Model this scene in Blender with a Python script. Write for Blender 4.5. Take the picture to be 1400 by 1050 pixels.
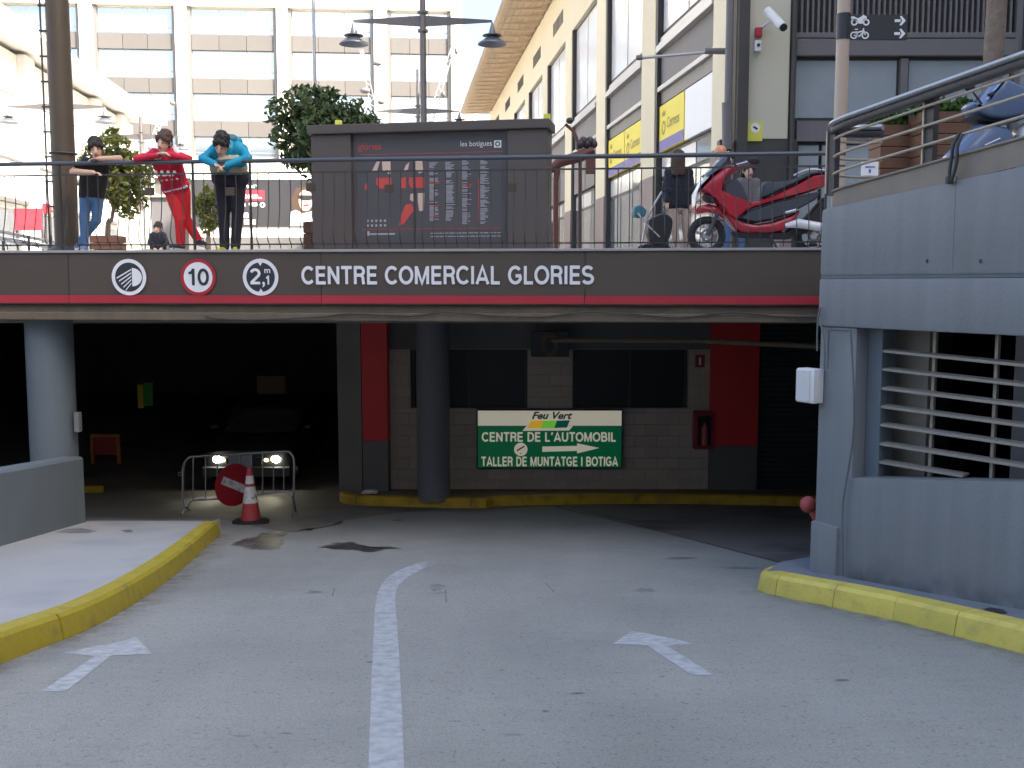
import bpy, bmesh, math, random
import numpy as np
from mathutils import Vector, Matrix
random.seed(7)
R = math.radians
for o in list(bpy.data.objects):
    bpy.data.objects.remove(o)
scene = bpy.context.scene
COL = scene.collection

# ------------------------------------------------------------------ camera
PITCH = R(5.6); EYE = 1.6; FPX = 1400.0
cam_d = bpy.data.cameras.new('camera'); cam = bpy.data.objects.new('camera', cam_d); COL.objects.link(cam)
cam.location = (0, 0, EYE); cam.rotation_euler = (math.pi/2 - PITCH, 0, 0)
cam_d.sensor_width = 36; cam_d.lens = 36*FPX/1400; cam_d.clip_start = .05; cam_d.clip_end = 3000
scene.camera = cam
# ------------------------------------------------------------------ light
SUN_EL = R(36); sdx, sdy = .84, -.54          # horizontal direction towards the sun
w = bpy.data.worlds.new('World'); scene.world = w; w.use_nodes = True
nt = w.node_tree; bg = nt.nodes['Background']; sky = nt.nodes.new('ShaderNodeTexSky')
sky.sky_type = 'NISHITA'; sky.sun_disc = False; sky.sun_elevation = SUN_EL
sky.sun_rotation = math.atan2(sdx, sdy); sky.air_density = .9; sky.dust_density = 5.0; sky.ozone_density = 1.0
nt.links.new(sky.outputs[0], bg.inputs[0]); bg.inputs[1].default_value = .12
sl = bpy.data.lights.new('sun', 'SUN'); sl.energy = 3.2; sl.angle = R(.5); sl.color = (1, .95, .86)
so = bpy.data.objects.new('sun', sl); COL.objects.link(so)
sv = Vector((sdx*math.cos(SUN_EL), sdy*math.cos(SUN_EL), math.sin(SUN_EL)))
so.rotation_euler = sv.to_track_quat('Z', 'Y').to_euler(); so.location = (30, -30, 60)
vs = scene.view_settings; vs.view_transform = 'Standard'; vs.look = 'None'; vs.exposure = 2.3; vs.gamma = 1; vs.use_curve_mapping = False
scene.render.resolution_x = 1024; scene.render.resolution_y = 768

# ------------------------------------------------------------------ geometry helpers
cp_, sp_ = math.cos(PITCH), math.sin(PITCH)
def ray(px, py):
    a = (px-700)/FPX; b = (525-py)/FPX
    return Vector((a, cp_+b*sp_, -sp_+b*cp_))
def atY(px, py, Y):
    d = ray(px, py); t = Y/d.y
    return Vector((d.x*t, Y, EYE+d.z*t))
def zY(py, Y): return atY(700, py, Y).z
def xY(px, Y, py=345): return atY(px, py, Y).x
def road_z(y):
    if y > 19.5: return -2.21
    if y > 14.5: t = y-14.5; return -1.885-(.13*t-.013*t*t)
    if y > -13: return -.13*y
    if y > -18: t = -13-y; return 1.69+.13*t-.013*t*t
    return 2.015
def onroad(px, py, off=0):
    d = ray(px, py); lo, hi = 1.0, 60.0
    f = lambda Y: EYE+d.z*Y/d.y-(road_z(Y)+off)
    for _ in range(50):
        m = (lo+hi)/2
        if f(m) > 0: lo = m
        else: hi = m
    return atY(px, py, lo)
class Pl:
    """upright plane from A to B; u runs A to B, n points towards the viewer"""
    def __init__(s, A, B, flip=False):
        s.A = Vector((A[0], A[1], 0)); s.d = (Vector((B[0], B[1], 0))-s.A); s.L = s.d.length; s.d.normalize()
        s.n = Vector((s.d.y, -s.d.x, 0))
        if flip: s.n = -s.n
    def pt(s, u, n, z): return s.A+s.d*u+s.n*n+Vector((0, 0, z))
    def hit(s, px, py, n=0):
        d = ray(px, py); o = Vector((0, 0, EYE)); q = s.A+s.n*n
        t = (q-o).dot(s.n)/d.dot(s.n); p = o+d*t
        return (p-s.A).dot(s.d), p.z
    def u(s, px, py=345, n=0): return s.hit(px, py, n)[0]
    def z(s, px, py, n=0): return s.hit(px, py, n)[1]
def vec(*a): return Vector(a)
def chaikin(P, it=2, closed=True):
    for _ in range(it):
        Q_ = []
        for i in range(len(P)):
            a, b = P[i], P[(i+1) % len(P)]; Q_ += [(a[0]*.8+b[0]*.2, a[1]*.8+b[1]*.2), (a[0]*.2+b[0]*.8, a[1]*.2+b[1]*.8)]
        P = Q_
    return P
def ragged(P, it=2, amt=.16, seed=1):
    rnd = random.Random(seed)
    for _ in range(it):
        Q_ = []
        for i in range(len(P)):
            a, b = P[i], P[(i+1) % len(P)]; dx, dy = b[0]-a[0], b[1]-a[1]; k = rnd.uniform(-amt, amt)
            Q_ += [a, ((a[0]+b[0])/2-dy*k*2, (a[1]+b[1])/2+dx*k*.35)]
        P = Q_
    return P
def smooth_path(pts, k=5):
    P = [Vector(p) for p in pts]; out = []
    for i in range(len(P)-1):
        a = P[max(i-1, 0)]; b = P[i]; c = P[i+1]; d = P[min(i+2, len(P)-1)]
        for j in range(k):
            t = j/k
            out.append(.5*((2*b)+(c-a)*t+(2*a-5*b+4*c-d)*t*t+(3*b-a-3*c+d)*t**3))
    out.append(P[-1]); return out

class MB:
    def __init__(s): s.v = []; s.f = []; s.m = []
    def add(s, vs_, fs, m=0):
        k = len(s.v); s.v += [tuple(v) for v in vs_]
        for f in fs: s.f.append([i+k for i in f]); s.m.append(m)
        return s
    def hexa(s, p, m=0):     # 8 points: bottom ring, top ring
        return s.add(p, [(3, 2, 1, 0), (4, 5, 6, 7), (0, 1, 5, 4), (1, 2, 6, 5), (2, 3, 7, 6), (3, 0, 4, 7)], m)
    def box(s, x0, x1, y0, y1, z0, z1, m=0):
        return s.hexa([(x0,y0,z0),(x1,y0,z0),(x1,y1,z0),(x0,y1,z0),(x0,y0,z1),(x1,y0,z1),(x1,y1,z1),(x0,y1,z1)], m)
    def pbox(s, P, u0, u1, n0, n1, z0, z1, m=0, z2=None, z3=None):
        # z0,z1 at u0 ; z2,z3 at u1
        if z2 is None: z2, z3 = z0, z1
        return s.hexa([P.pt(u0,n1,z0),P.pt(u1,n1,z2),P.pt(u1,n0,z2),P.pt(u0,n0,z0),P.pt(u0,n1,z1),P.pt(u1,n1,z3),P.pt(u1,n0,z3),P.pt(u0,n0,z1)], m)
    def pquad(s, P, pts, n, m=0):
        return s.add([P.pt(u, n, z) for u, z in pts], [list(range(len(pts)))], m)
    def tube(s, pts, r, seg=8, m=0, caps=True):
        P = [Vector(p) for p in pts]; n = len(P)
        rr = r if isinstance(r, (list, tuple)) else [r]*n
        T = []
        for i in range(n):
            t = (P[min(i+1, n-1)]-P[max(i-1, 0)])
            T.append(t.normalized() if t.length > 1e-9 else Vector((0, 0, 1)))
        a = Vector((0, 0, 1)) if abs(T[0].z) < .9 else Vector((1, 0, 0))
        X = T[0].cross(a).normalized(); V = []
        for i in range(n):
            X = (X-T[i]*X.dot(T[i]));
            X = X.normalized() if X.length > 1e-6 else T[i].orthogonal().normalized()
            Y = T[i].cross(X)
            for j in range(seg):
                an = 2*math.pi*j/seg
                V.append(P[i]+(X*math.cos(an)+Y*math.sin(an))*rr[i])
        F = []
        for i in range(n-1):
            for j in range(seg):
                F.append((i*seg+j, i*seg+(j+1) % seg, (i+1)*seg+(j+1) % seg, (i+1)*seg+j))
        if caps: F.append(list(range(seg))[::-1]); F.append([(n-1)*seg+j for j in range(seg)])
        return s.add(V, F, m)
    def lathe(s, prof, c, ax=(0,0,1), seg=20, m=0, caps=True):
        ax = Vector(ax).normalized(); X = ax.orthogonal().normalized(); Y = ax.cross(X); c = Vector(c); V = []; F = []
        for r, h in prof:
            for j in range(seg):
                a = 2*math.pi*j/seg; V.append(c+ax*h+(X*math.cos(a)+Y*math.sin(a))*r)
        for i in range(len(prof)-1):
            for j in range(seg): F.append((i*seg+j, i*seg+(j+1) % seg, (i+1)*seg+(j+1) % seg, (i+1)*seg+j))
        if caps: F.append(list(range(seg))[::-1]); F.append([(len(prof)-1)*seg+j for j in range(seg)])
        return s.add(V, F, m)
    def torus(s, c, ax, R0, r, seg=28, sec=8, m=0, sq=1.0):
        ax = Vector(ax).normalized(); X = ax.orthogonal().normalized(); Y = ax.cross(X); c = Vector(c); V = []; F = []
        for i in range(seg):
            a = 2*math.pi*i/seg; d = X*math.cos(a)+Y*math.sin(a)
            for j in range(sec):
                b = 2*math.pi*j/sec; V.append(c+d*(R0+r*math.cos(b))+ax*r*sq*math.sin(b))
        for i in range(seg):
            for j in range(sec):
                F.append((i*sec+j, ((i+1) % seg)*sec+j, ((i+1) % seg)*sec+(j+1) % sec, i*sec+(j+1) % sec))
        return s.add(V, F, m)
    def ell(s, c, r, seg=16, rings=10, m=0, rot=None):
        c = Vector(c); V = []; F = []
        for i in range(rings+1):
            t = math.pi*i/rings
            for j in range(seg):
                a = 2*math.pi*j/seg
                p = Vector((r[0]*math.sin(t)*math.cos(a), r[1]*math.sin(t)*math.sin(a), r[2]*math.cos(t)))
                V.append(c+(rot @ p if rot else p))
        for i in range(rings):
            for j in range(seg):
                F.append((i*seg+j, (i+1)*seg+j, (i+1)*seg+(j+1) % seg, i*seg+(j+1) % seg))
        return s.add(V, F, m)
    def prism(s, poly, fr, w0, w1, m=0):
        """poly of (a,b) in frame fr=(o,ua,ub,uw), thickness w0..w1"""
        o, ua, ub, uw = [Vector(q) for q in fr]; n = len(poly)
        V = [o+ua*a+ub*b+uw*w0 for a, b in poly]+[o+ua*a+ub*b+uw*w1 for a, b in poly]
        F = [list(range(n))[::-1], list(range(n, 2*n))]
        for i in range(n): F.append((i, (i+1) % n, n+(i+1) % n, n+i))
        return s.add(V, F, m)
    def shell(s, poly, fr, hw, edge=.05, m=0, steps=4):
        """rounded panel: outline poly full at the middle, drawn in towards both sides"""
        o, ua, ub, uw = [Vector(q) for q in fr]; n = len(poly); V = []; F = []
        area = sum(poly[i][0]*poly[(i+1) % n][1]-poly[(i+1) % n][0]*poly[i][1] for i in range(n))
        sg = 1 if area > 0 else -1; nor = []
        for i in range(n):
            p = Vector(poly[i-1]); q = Vector(poly[i]); r_ = Vector(poly[(i+1) % n])
            e1 = (q-p).normalized(); e2 = (r_-q).normalized()
            k = Vector((-(e1.y+e2.y), e1.x+e2.x))*sg
            nor.append(k.normalized() if k.length > 1e-6 else Vector((0, 0)))
        L = []
        for k in range(-steps, steps+1):
            t = k/steps*math.pi/2; L.append((math.sin(t)*hw, edge*(1-math.cos(t))))
        for wv, ins in L:
            for i in range(n):
                a = poly[i][0]+nor[i].x*ins; b = poly[i][1]+nor[i].y*ins
                V.append(o+ua*a+ub*b+uw*wv)
        for k in range(len(L)-1):
            for i in range(n): F.append((k*n+i, k*n+(i+1) % n, (k+1)*n+(i+1) % n, (k+1)*n+i))
        F.append(list(range(n))[::-1]); F.append([(len(L)-1)*n+i for i in range(n)])
        return s.add(V, F, m)
    def mesh(s, name, mats, off=(0,0,0), bevel=0, smooth=None):
        me = bpy.data.meshes.new(name)
        ox, oy, oz = off
        me.from_pydata([(a-ox, b-oy, c-oz) for a, b, c in s.v], [], s.f)
        for mt in mats: me.materials.append(mt)
        me.polygons.foreach_set('material_index', s.m)
        bm = bmesh.new(); bm.from_mesh(me)
        bmesh.ops.recalc_face_normals(bm, faces=bm.faces)
        if bevel:
            es = [e for e in bm.edges if len(e.link_faces) == 2 and e.calc_face_angle(0) > R(35)]
            bmesh.ops.bevel(bm, geom=es, offset=bevel, segments=2, profile=.6, affect='EDGES', clamp_overlap=True)
        bm.to_mesh(me); bm.free()
        if smooth is not None:
            me.polygons.foreach_set('use_smooth', [True]*len(me.polygons))
            try: me.set_sharp_from_angle(angle=R(smooth))
            except Exception: pass
        return me
BASE = {}
def tag(o, label, cat=None, group=None):
    if label: o['label'] = label
    if cat: o['category'] = cat
    if group: o['group'] = group
    return o
def thing(name, label, cat, loc, group=None):
    o = bpy.data.objects.new(name, None); COL.objects.link(o); o.location = loc; o.empty_display_size = .1
    BASE[o.name] = Vector(loc); return tag(o, label, cat, group)
def wbase(o):
    return BASE[o.name]
def build(name, mb, mats, parent=None, bevel=0, smooth=None, kind=None, label=None, cat=None, group=None):
    if not isinstance(mats, (list, tuple)): mats = [mats]
    if parent is not None: base = wbase(parent)
    else:
        A = np.array(mb.v); base = Vector(((A[:,0].min()+A[:,0].max())/2, (A[:,1].min()+A[:,1].max())/2, A[:,2].min()))
    me = mb.mesh(name, mats, base, bevel, smooth)
    o = bpy.data.objects.new(name, me); COL.objects.link(o)
    if parent is not None: o.parent = parent
    else: o.location = base
    BASE[o.name] = base.copy()
    if kind: o['kind'] = kind
    return tag(o, label, cat, group)
def place(name, me, parent, loc, rot=(0,0,0), scale=(1,1,1)):
    o = bpy.data.objects.new(name, me); COL.objects.link(o); o.parent = parent
    o.location = Vector(loc)-wbase(parent); o.rotation_euler = rot; o.scale = scale
    BASE[o.name] = Vector(loc); return o
def text_mb(txt, P, u0, z0, u1, z1, n, off=0, shear=0, space=1.0):
    c = bpy.data.curves.new('t', 'FONT'); c.body = txt; c.size = 1; c.offset = off; c.shear = shear; c.resolution_u = 3; c.space_character = space
    o = bpy.data.objects.new('t', c); COL.objects.link(o)
    dg = bpy.context.evaluated_depsgraph_get(); dg.update()
    me = bpy.data.meshes.new_from_object(o.evaluated_get(dg))
    V = np.array([v.co[:] for v in me.vertices]); F = [list(p.vertices) for p in me.polygons]
    bpy.data.objects.remove(o); bpy.data.curves.remove(c); bpy.data.meshes.remove(me)
    mn = V.min(0); mx = V.max(0); mb = MB()
    mb.add([P.pt(u0+(v[0]-mn[0])/(mx[0]-mn[0])*(u1-u0), n, z0+(v[1]-mn[1])/(mx[1]-mn[1])*(z1-z0)) for v in V], F)
    return mb
def _arc(cx, cy, rx, ry, a0, a1, n=14): return [(cx+rx*math.cos(R(a0+(a1-a0)*i/n)), cy+ry*math.sin(R(a0+(a1-a0)*i/n))) for i in range(n+1)]
GLY = {'C': (.82, [_arc(.44,.5,.37,.43,42,318,22)]), 'G': (.87, [_arc(.44,.5,.37,.43,42,322,22)+[(.765,.28),(.765,.46)], [(.46,.46),(.82,.46)]]), 'O': (.90, [_arc(.45,.5,.38,.43,0,360,28)]),
 'E': (.70, [[(.12,0),(.12,1)],[(.05,.93),(.66,.93)],[(.05,.51),(.62,.51)],[(.05,.07),(.68,.07)]]), 'L': (.62, [[(.12,0),(.12,1)],[(.05,.07),(.60,.07)]]), 'T': (.72, [[(.36,0),(.36,.93)],[(.01,.93),(.71,.93)]]),
 'I': (.24, [[(.12,0),(.12,1)]]), 'N': (.82, [[(.12,0),(.12,1)],[(.70,0),(.70,1)],[(.13,.93),(.69,.07)]]), 'M': (.98, [[(.12,0),(.12,1)],[(.86,0),(.86,1)],[(.14,.96),(.49,.06),(.84,.96)]]),
 'A': (.84, [[(.06,0),(.42,.95),(.78,0)],[(.2,.28),(.64,.28)]]), 'R': (.77, [[(.12,0),(.12,1)],[(.05,.93),(.44,.93)]+_arc(.44,.715,.23,.215,80,-80,10)+[(.44,.5),(.05,.5)],[(.44,.5),(.56,.46),(.62,.36),(.64,.12),(.68,0)]]),
 'D': (.82, [[(.12,0),(.12,1)],[(.05,.93),(.36,.93)]+_arc(.36,.5,.37,.43,80,-80,14)+[(.36,.07),(.05,.07)]]), 'B': (.77, [[(.12,0),(.12,1)],[(.05,.93),(.42,.93)]+_arc(.42,.725,.20,.205,80,-80,10)+[(.42,.52),(.05,.52)],[(.42,.5)]+_arc(.44,.285,.24,.215,80,-80,10)+[(.42,.07),(.05,.07)]]),
 'U': (.82, [[(.12,1),(.12,.38)]+_arc(.41,.36,.29,.29,180,360,14)+[(.70,.38),(.70,1)]]), 'S': (.74, [_arc(.37,.715,.28,.215,25,262,14)+_arc(.37,.285,.30,.215,82,-158,14)]),
 '0': (.62, [_arc(.31,.5,.24,.43,0,360,24)]), '1': (.46, [[(.30,0),(.30,1)],[(.04,.74),(.2,.76),(.30,.92)]]), '2': (.64, [_arc(.32,.69,.24,.245,165,-35,12)+[(.10,.12)],[(.02,.07),(.61,.07)]]), '´': (.3, [[(.10,.72),(.2,1)]]), ' ': (.34, [])}
def stroke_text(txt, P, u0, z0, u1, z1, n, wd=.15, gap=.09):
    x = 0; S_ = []
    for ch in txt:
        w_, st_ = GLY[ch]
        for s in st_: S_.append([(x+a, b) for a, b in s])
        x += w_+gap
    x -= gap; mb = MB(); kx = (u1-u0)/x; kz_ = z1-z0
    for i, s in enumerate(S_):
        closed = abs(s[0][0]-s[-1][0])+abs(s[0][1]-s[-1][1]) < 1e-6; m = len(s); V = []
        for j in range(m):
            a = Vector(s[j-1 if j else (m-2 if closed else 0)]); b = Vector(s[j]); c = Vector(s[j+1 if j < m-1 else (1 if closed else j)])
            e1 = (b-a); e2 = (c-b); e1 = e1.normalized() if e1.length > 1e-7 else e2.normalized(); e2 = e2.normalized() if e2.length > 1e-7 else e1
            q = Vector((-(e1.y+e2.y), e1.x+e2.x)); q = q.normalized() if q.length > 1e-6 else Vector((-e1.y, e1.x)); k = min(1.8, 1/max(.3, q.dot(Vector((-e1.y, e1.x)))))
            for sg in (-1, 1): r_ = b+q*(sg*wd/2*k); V.append(P.pt(u0+r_.x*kx, n+.0003*(i % 6), z0+r_.y*kz_))
        mb.add(V, [(2*j, 2*j+1, 2*j+3, 2*j+2) for j in range(m-1)])
    return mb
def disc(P, u, z, r, n, r0=0, seg=32):
    mb = MB()
    if r0 == 0: mb.add([P.pt(u+r*math.cos(2*math.pi*i/seg), n, z+r*math.sin(2*math.pi*i/seg)) for i in range(seg)], [list(range(seg))])
    else:
        V = [P.pt(u+q*math.cos(2*math.pi*i/seg), n, z+q*math.sin(2*math.pi*i/seg)) for q in (r0, r) for i in range(seg)]
        mb.add(V, [(i, (i+1) % seg, seg+(i+1) % seg, seg+i) for i in range(seg)])
    return mb

# ------------------------------------------------------------------ materials
MAT = {}
def M(name, col=(.5,.5,.5), rough=.6, metal=0., var=.12, scale=2.5, bump=0., bscale=40., spec=.5, emit=0, ecol=None, rnd=.06, fine=0., streak=0., col2=None, c2scale=1.2, c2lo=.5, c2hi=.65, coat=0, alpha=1, trans=0, anoise=None, track=0):
    if name in MAT: return MAT[name]
    m = bpy.data.materials.new(name); MAT[name] = m; m.use_nodes = True; nt = m.node_tree; N = nt.nodes; Lk = nt.links
    b = N['Principled BSDF']; b.inputs['Roughness'].default_value = rough; b.inputs['Metallic'].default_value = metal
    b.inputs['Specular IOR Level'].default_value = spec; b.inputs['Coat Weight'].default_value = coat
    b.inputs['Coat Roughness'].default_value = .08
    if trans: b.inputs['Transmission Weight'].default_value = trans
    if alpha < 1: b.inputs['Alpha'].default_value = alpha
    tc = N.new('ShaderNodeTexCoord'); oi = N.new('ShaderNodeObjectInfo')
    def noise(sc, det=5, stretch=None):
        n = N.new('ShaderNodeTexNoise'); n.inputs['Scale'].default_value = sc; n.inputs['Detail'].default_value = det
        if stretch:
            mp = N.new('ShaderNodeMapping'); mp.inputs['Scale'].default_value = stretch
            Lk.new(tc.outputs['Object'], mp.inputs[0]); Lk.new(mp.outputs[0], n.inputs['Vector'])
        else: Lk.new(tc.outputs['Object'], n.inputs['Vector'])
        return n.outputs[0]
    def math_(op, a, bb):
        q = N.new('ShaderNodeMath'); q.operation = op
        for i, vv in enumerate((a, bb)):
            if isinstance(vv, (int, float)): q.inputs[i].default_value = vv
            else: Lk.new(vv, q.inputs[i])
        return q.outputs[0]
    val = math_('ADD', math_('MULTIPLY', math_('SUBTRACT', noise(scale), .5), var*3), 1.0)
    val = math_('ADD', val, math_('MULTIPLY', math_('SUBTRACT', oi.outputs['Random'], .5), rnd*2))
    if fine: val = math_('ADD', val, math_('MULTIPLY', math_('SUBTRACT', noise(90, 3), .5), fine*3))
    if track: val = math_('ADD', val, math_('MULTIPLY', math_('SUBTRACT', noise(1, 4, (2.4, .16, 1)), .5), track*3)); val = math_('ADD', val, math_('MULTIPLY', math_('SUBTRACT', noise(1, 5, (2.5, 16, 1)), .5), track*2.4)); sp = math_('MULTIPLY', math_('MAXIMUM', math_('SUBTRACT', noise(33, 4), .60), 0), 3.2); val = math_('SUBTRACT', val, math_('MINIMUM', sp, .35))
    if streak: val = math_('ADD', val, math_('MULTIPLY', math_('SUBTRACT', noise(1, 4, (7, 7, .35)), .5), streak*3))
    base = N.new('ShaderNodeRGB'); base.outputs[0].default_value = (*col, 1); cin = base.outputs[0]
    if col2:
        mr = N.new('ShaderNodeMapRange'); mr.inputs['From Min'].default_value = c2lo; mr.inputs['From Max'].default_value = c2hi
        Lk.new(noise(c2scale, 8), mr.inputs[0]); mx = N.new('ShaderNodeMix'); mx.data_type = 'RGBA'
        Lk.new(mr.outputs[0], mx.inputs[0]); Lk.new(cin, mx.inputs[6]); mx.inputs[7].default_value = (*col2, 1); cin = mx.outputs[2]
    vm = N.new('ShaderNodeVectorMath'); vm.operation = 'SCALE'; Lk.new(cin, vm.inputs[0]); Lk.new(val, vm.inputs['Scale'])
    Lk.new(vm.outputs[0], b.inputs['Base Color'])
    if bump:
        bp = N.new('ShaderNodeBump'); bp.inputs['Strength'].default_value = bump; bp.inputs['Distance'].default_value = .02
        Lk.new(noise(bscale, 6), bp.inputs['Height']); Lk.new(bp.outputs[0], b.inputs['Normal'])
    if anoise:      # (scale, lo, hi, max) worn or faded edges, times the mesh attribute 'a'
        mr = N.new('ShaderNodeMapRange'); mr.inputs['From Min'].default_value = anoise[1]; mr.inputs['From Max'].default_value = anoise[2]; mr.inputs['To Max'].default_value = anoise[3]; mr.inputs['To Min'].default_value = anoise[4]
        Lk.new(noise(anoise[0], 8, anoise[5] if len(anoise) > 5 else None), mr.inputs[0]); at = N.new('ShaderNodeAttribute'); at.attribute_name = 'a'
        Lk.new(math_('MULTIPLY', mr.outputs[0], at.outputs['Fac']), b.inputs['Alpha'])
    if emit:
        b.inputs['Emission Strength'].default_value = emit; b.inputs['Emission Color'].default_value = (*(ecol or col), 1)
    return m
def leaf_mat(name, c1, c2):
    m = bpy.data.materials.new(name); m.use_nodes = True; nt = m.node_tree; N = nt.nodes; Lk = nt.links
    b = N['Principled BSDF']; g = N.new('ShaderNodeNewGeometry'); r = N.new('ShaderNodeValToRGB')
    r.color_ramp.elements[0].color = (*c1, 1); r.color_ramp.elements[1].color = (*c2, 1)
    Lk.new(g.outputs['Random Per Island'], r.inputs[0]); Lk.new(r.outputs[0], b.inputs['Base Color']); b.inputs['Roughness'].default_value = .55
    t = N.new('ShaderNodeBsdfTranslucent'); Lk.new(r.outputs[0], t.inputs[0]); mx = N.new('ShaderNodeMixShader'); mx.inputs[0].default_value = .3
    Lk.new(b.outputs[0], mx.inputs[1]); Lk.new(t.outputs[0], mx.inputs[2]); Lk.new(mx.outputs[0], N['Material Output'].inputs[0])
    return m
M('concrete_road', (.312,.314,.287), .85, var=.06, scale=1.1, bump=.4, bscale=70, fine=.28, track=.06, col2=(.25,.252,.232), c2scale=.5, c2lo=.42, c2hi=.72)
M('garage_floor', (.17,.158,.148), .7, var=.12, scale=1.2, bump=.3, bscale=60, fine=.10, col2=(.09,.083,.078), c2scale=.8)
M('grime', (.07,.06,.05), .9, var=.2, anoise=(7, .35, .7, .45, .0))
M('paint_white_road', (.55,.575,.59), .7, var=.08, scale=4, fine=.08, anoise=(14, .3, .7, .46, .72))
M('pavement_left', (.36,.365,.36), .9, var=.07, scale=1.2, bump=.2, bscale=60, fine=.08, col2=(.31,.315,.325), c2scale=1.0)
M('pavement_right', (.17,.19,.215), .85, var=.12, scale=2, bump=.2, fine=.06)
M('kerb_yellow', (.43,.345,.03), .6, var=.12, scale=6, bump=.35, bscale=25, col2=(.26,.21,.06), c2scale=6, c2lo=.54, c2hi=.74, rnd=.08)
M('kerb_yellow_bright', (.66,.55,.11), .6, var=.10, scale=5, bump=.3, bscale=25, col2=(.52,.43,.11), c2scale=7, c2lo=.5, c2hi=.75, rnd=.05)
M('kerb_yellow_dull', (.50,.33,.02), .7, var=.15, scale=5, bump=.3, bscale=25, col2=(.25,.18,.03), c2scale=4, c2lo=.5, c2hi=.75)
M('grey_paint', (.195,.207,.213), .62, var=.06, scale=1.1, bump=.16, bscale=30, streak=.12, fine=.03)
M('grey_paint_dark', (.13,.155,.175), .65, var=.08, scale=1.5, bump=.12, bscale=30, streak=.05)
M('fascia_brown', (.085,.067,.053), .42, var=.08, scale=1.2, rnd=.12, streak=.03)
M('stripe_red', (.42,.03,.045), .45, var=.06)
M('white_vinyl', (.80,.80,.82), .5, var=.02, rnd=0)
M('red_vinyl', (.42,.02,.03), .5, var=.03, rnd=0)
M('dark_vinyl', (.03,.032,.036), .5, var=.03, rnd=0)
M('concrete_beam', (.15,.12,.085), .85, var=.2, scale=2, bump=.3, bscale=20, streak=.12)
M('coping', (.34,.32,.31), .6, var=.1)
M('rail_steel', (.10,.11,.125), .38, .4, var=.05)
M('black_iron', (.06,.057,.055), .5, .3, var=.05)
M('rail_bright', (.50,.50,.50), .35, .25, var=.05)
M('louvre', (.30,.27,.225), .55, .1, var=.08)
M('rail_bar', (.42,.36,.28), .5, .2, var=.08)
M('rail_plate', (.22,.185,.15), .6, var=.15, streak=.12)
M('rail_dark', (.055,.05,.05), .5, .2, var=.08)
M('block_wall', (.54,.47,.40), .85, var=.06, bump=.2, bscale=40, rnd=.07)
M('mortar', (.42,.36,.31), .95)
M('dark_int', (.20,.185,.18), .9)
M('ceiling_int', (.30,.275,.26), .9, var=.1)
M('pier_red', (.68,.04,.045), .6, var=.06)
M('pier_grey', (.17,.165,.16), .7, var=.08)
M('col_dark', (.15,.15,.17), .7, var=.06)
M('window_void', (.012,.012,.016), .5)
M('island_top', (.22,.165,.11), .9, var=.15)
M('cream', (.74,.66,.47), .8, var=.03, scale=.6)
M('cream_shade', (.58,.545,.42), .8, var=.025, scale=.6)  # cream with the shade on the corner pier put into its colour
M('cream_white', (.72,.69,.60), .8, var=.02, scale=.3)
M('white_wall', (.82,.80,.75), .8, var=.02, scale=.4)
M('soffit_wood', (.60,.46,.32), .7, var=.07, scale=2)
M('frame_dark', (.06,.055,.05), .55, var=.1)
M('frame_grey', (.16,.155,.15), .5, .3, var=.06)
M('panel_grey', (.16,.15,.15), .6, var=.05, streak=.04)
M('spandrel', (.115,.108,.10), .6, var=.04)
M('alu_trim', (.45,.45,.45), .4, .5, var=.06)
M('stone_base', (.27,.215,.19), .7, var=.1)
M('glass_sky', (.50,.55,.60), .06, .85, var=.02, scale=.2, rnd=.05)
M('glass_shop', (.20,.235,.26), .06, .45, var=.06, rnd=.05)
M('glass_front', (.36,.40,.42), .12, .15, var=.08, rnd=.08)  # pale base stands in for bright reflections in the shop panes
M('billboard', (.028,.028,.032), .5, var=.03)
M('glass_blind', (.62,.62,.62), .25, var=.03, rnd=.03, coat=.4)
M('sign_yellow', (.80,.66,.03), .5, var=.02, rnd=0)
M('sign_blue', (.11,.10,.34), .5, var=.02, rnd=0)
M('sign_olive', (.30,.24,.02), .5, rnd=0)
M('sign_white', (.85,.85,.84), .5, var=.01, rnd=0)
M('kiosk', (.088,.074,.065), .55, var=.05, streak=.03)
M('kiosk_panel', (.085,.08,.085), .3, var=.03, coat=.3, rnd=0)
M('map_red', (.55,.07,.06), .5, var=.05); M('map_beige', (.62,.47,.37), .5, var=.05)
M('print_grey', (.42,.42,.44), .5, var=.1)
M('post_brown', (.085,.066,.046), .45, .2, var=.1, streak=.1)
M('lamp_metal', (.13,.12,.12), .45, .5, var=.06); M('lamp_shade', (.20,.22,.25), .35, .5, var=.05)
M('galv', (.40,.42,.44), .38, .75, var=.06, fine=.03)
M('sign_red', (.33,.012,.022), .45, var=.05)
M('cone_red', (.38,.04,.04), .55, var=.12, scale=8, col2=(.30,.05,.045), c2scale=8)
M('cone_white', (.62,.60,.57), .6, var=.12, scale=9, col2=(.25,.23,.22), c2scale=14, c2lo=.52, c2hi=.66)
M('rubber', (.02,.02,.021), .75, var=.1)
M('box_white', (.70,.70,.69), .45, var=.03)
M('conduit', (.15,.17,.19), .5, .2)
M('pole_tan', (.46,.36,.28), .55, var=.07, streak=.05)
M('bark', (.20,.155,.12), .9, var=.25, scale=9, bump=.8, bscale=22)
M('wood_planter', (.15,.07,.038), .65, var=.16, scale=4)
M('wet', (.05,.042,.036), .4, var=.1, anoise=(4, .3, .6, .85, .45)); M('stain', (.10,.105,.11), .75, var=.15, anoise=(5, .35, .6, .5, .05, (.5, 2.5, 1))); M('stain_soft', (.13,.135,.14), .8, var=.15, scale=3, anoise=(4, .35, .62, .55, .0, (.5, 2.5, 1)))
M('drain', (.05,.05,.052), .7)
M('scooter_red', (.42,.012,.03), .25, var=.03, coat=.6); M('scooter_dark', (.055,.06,.07), .45, var=.05)
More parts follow.
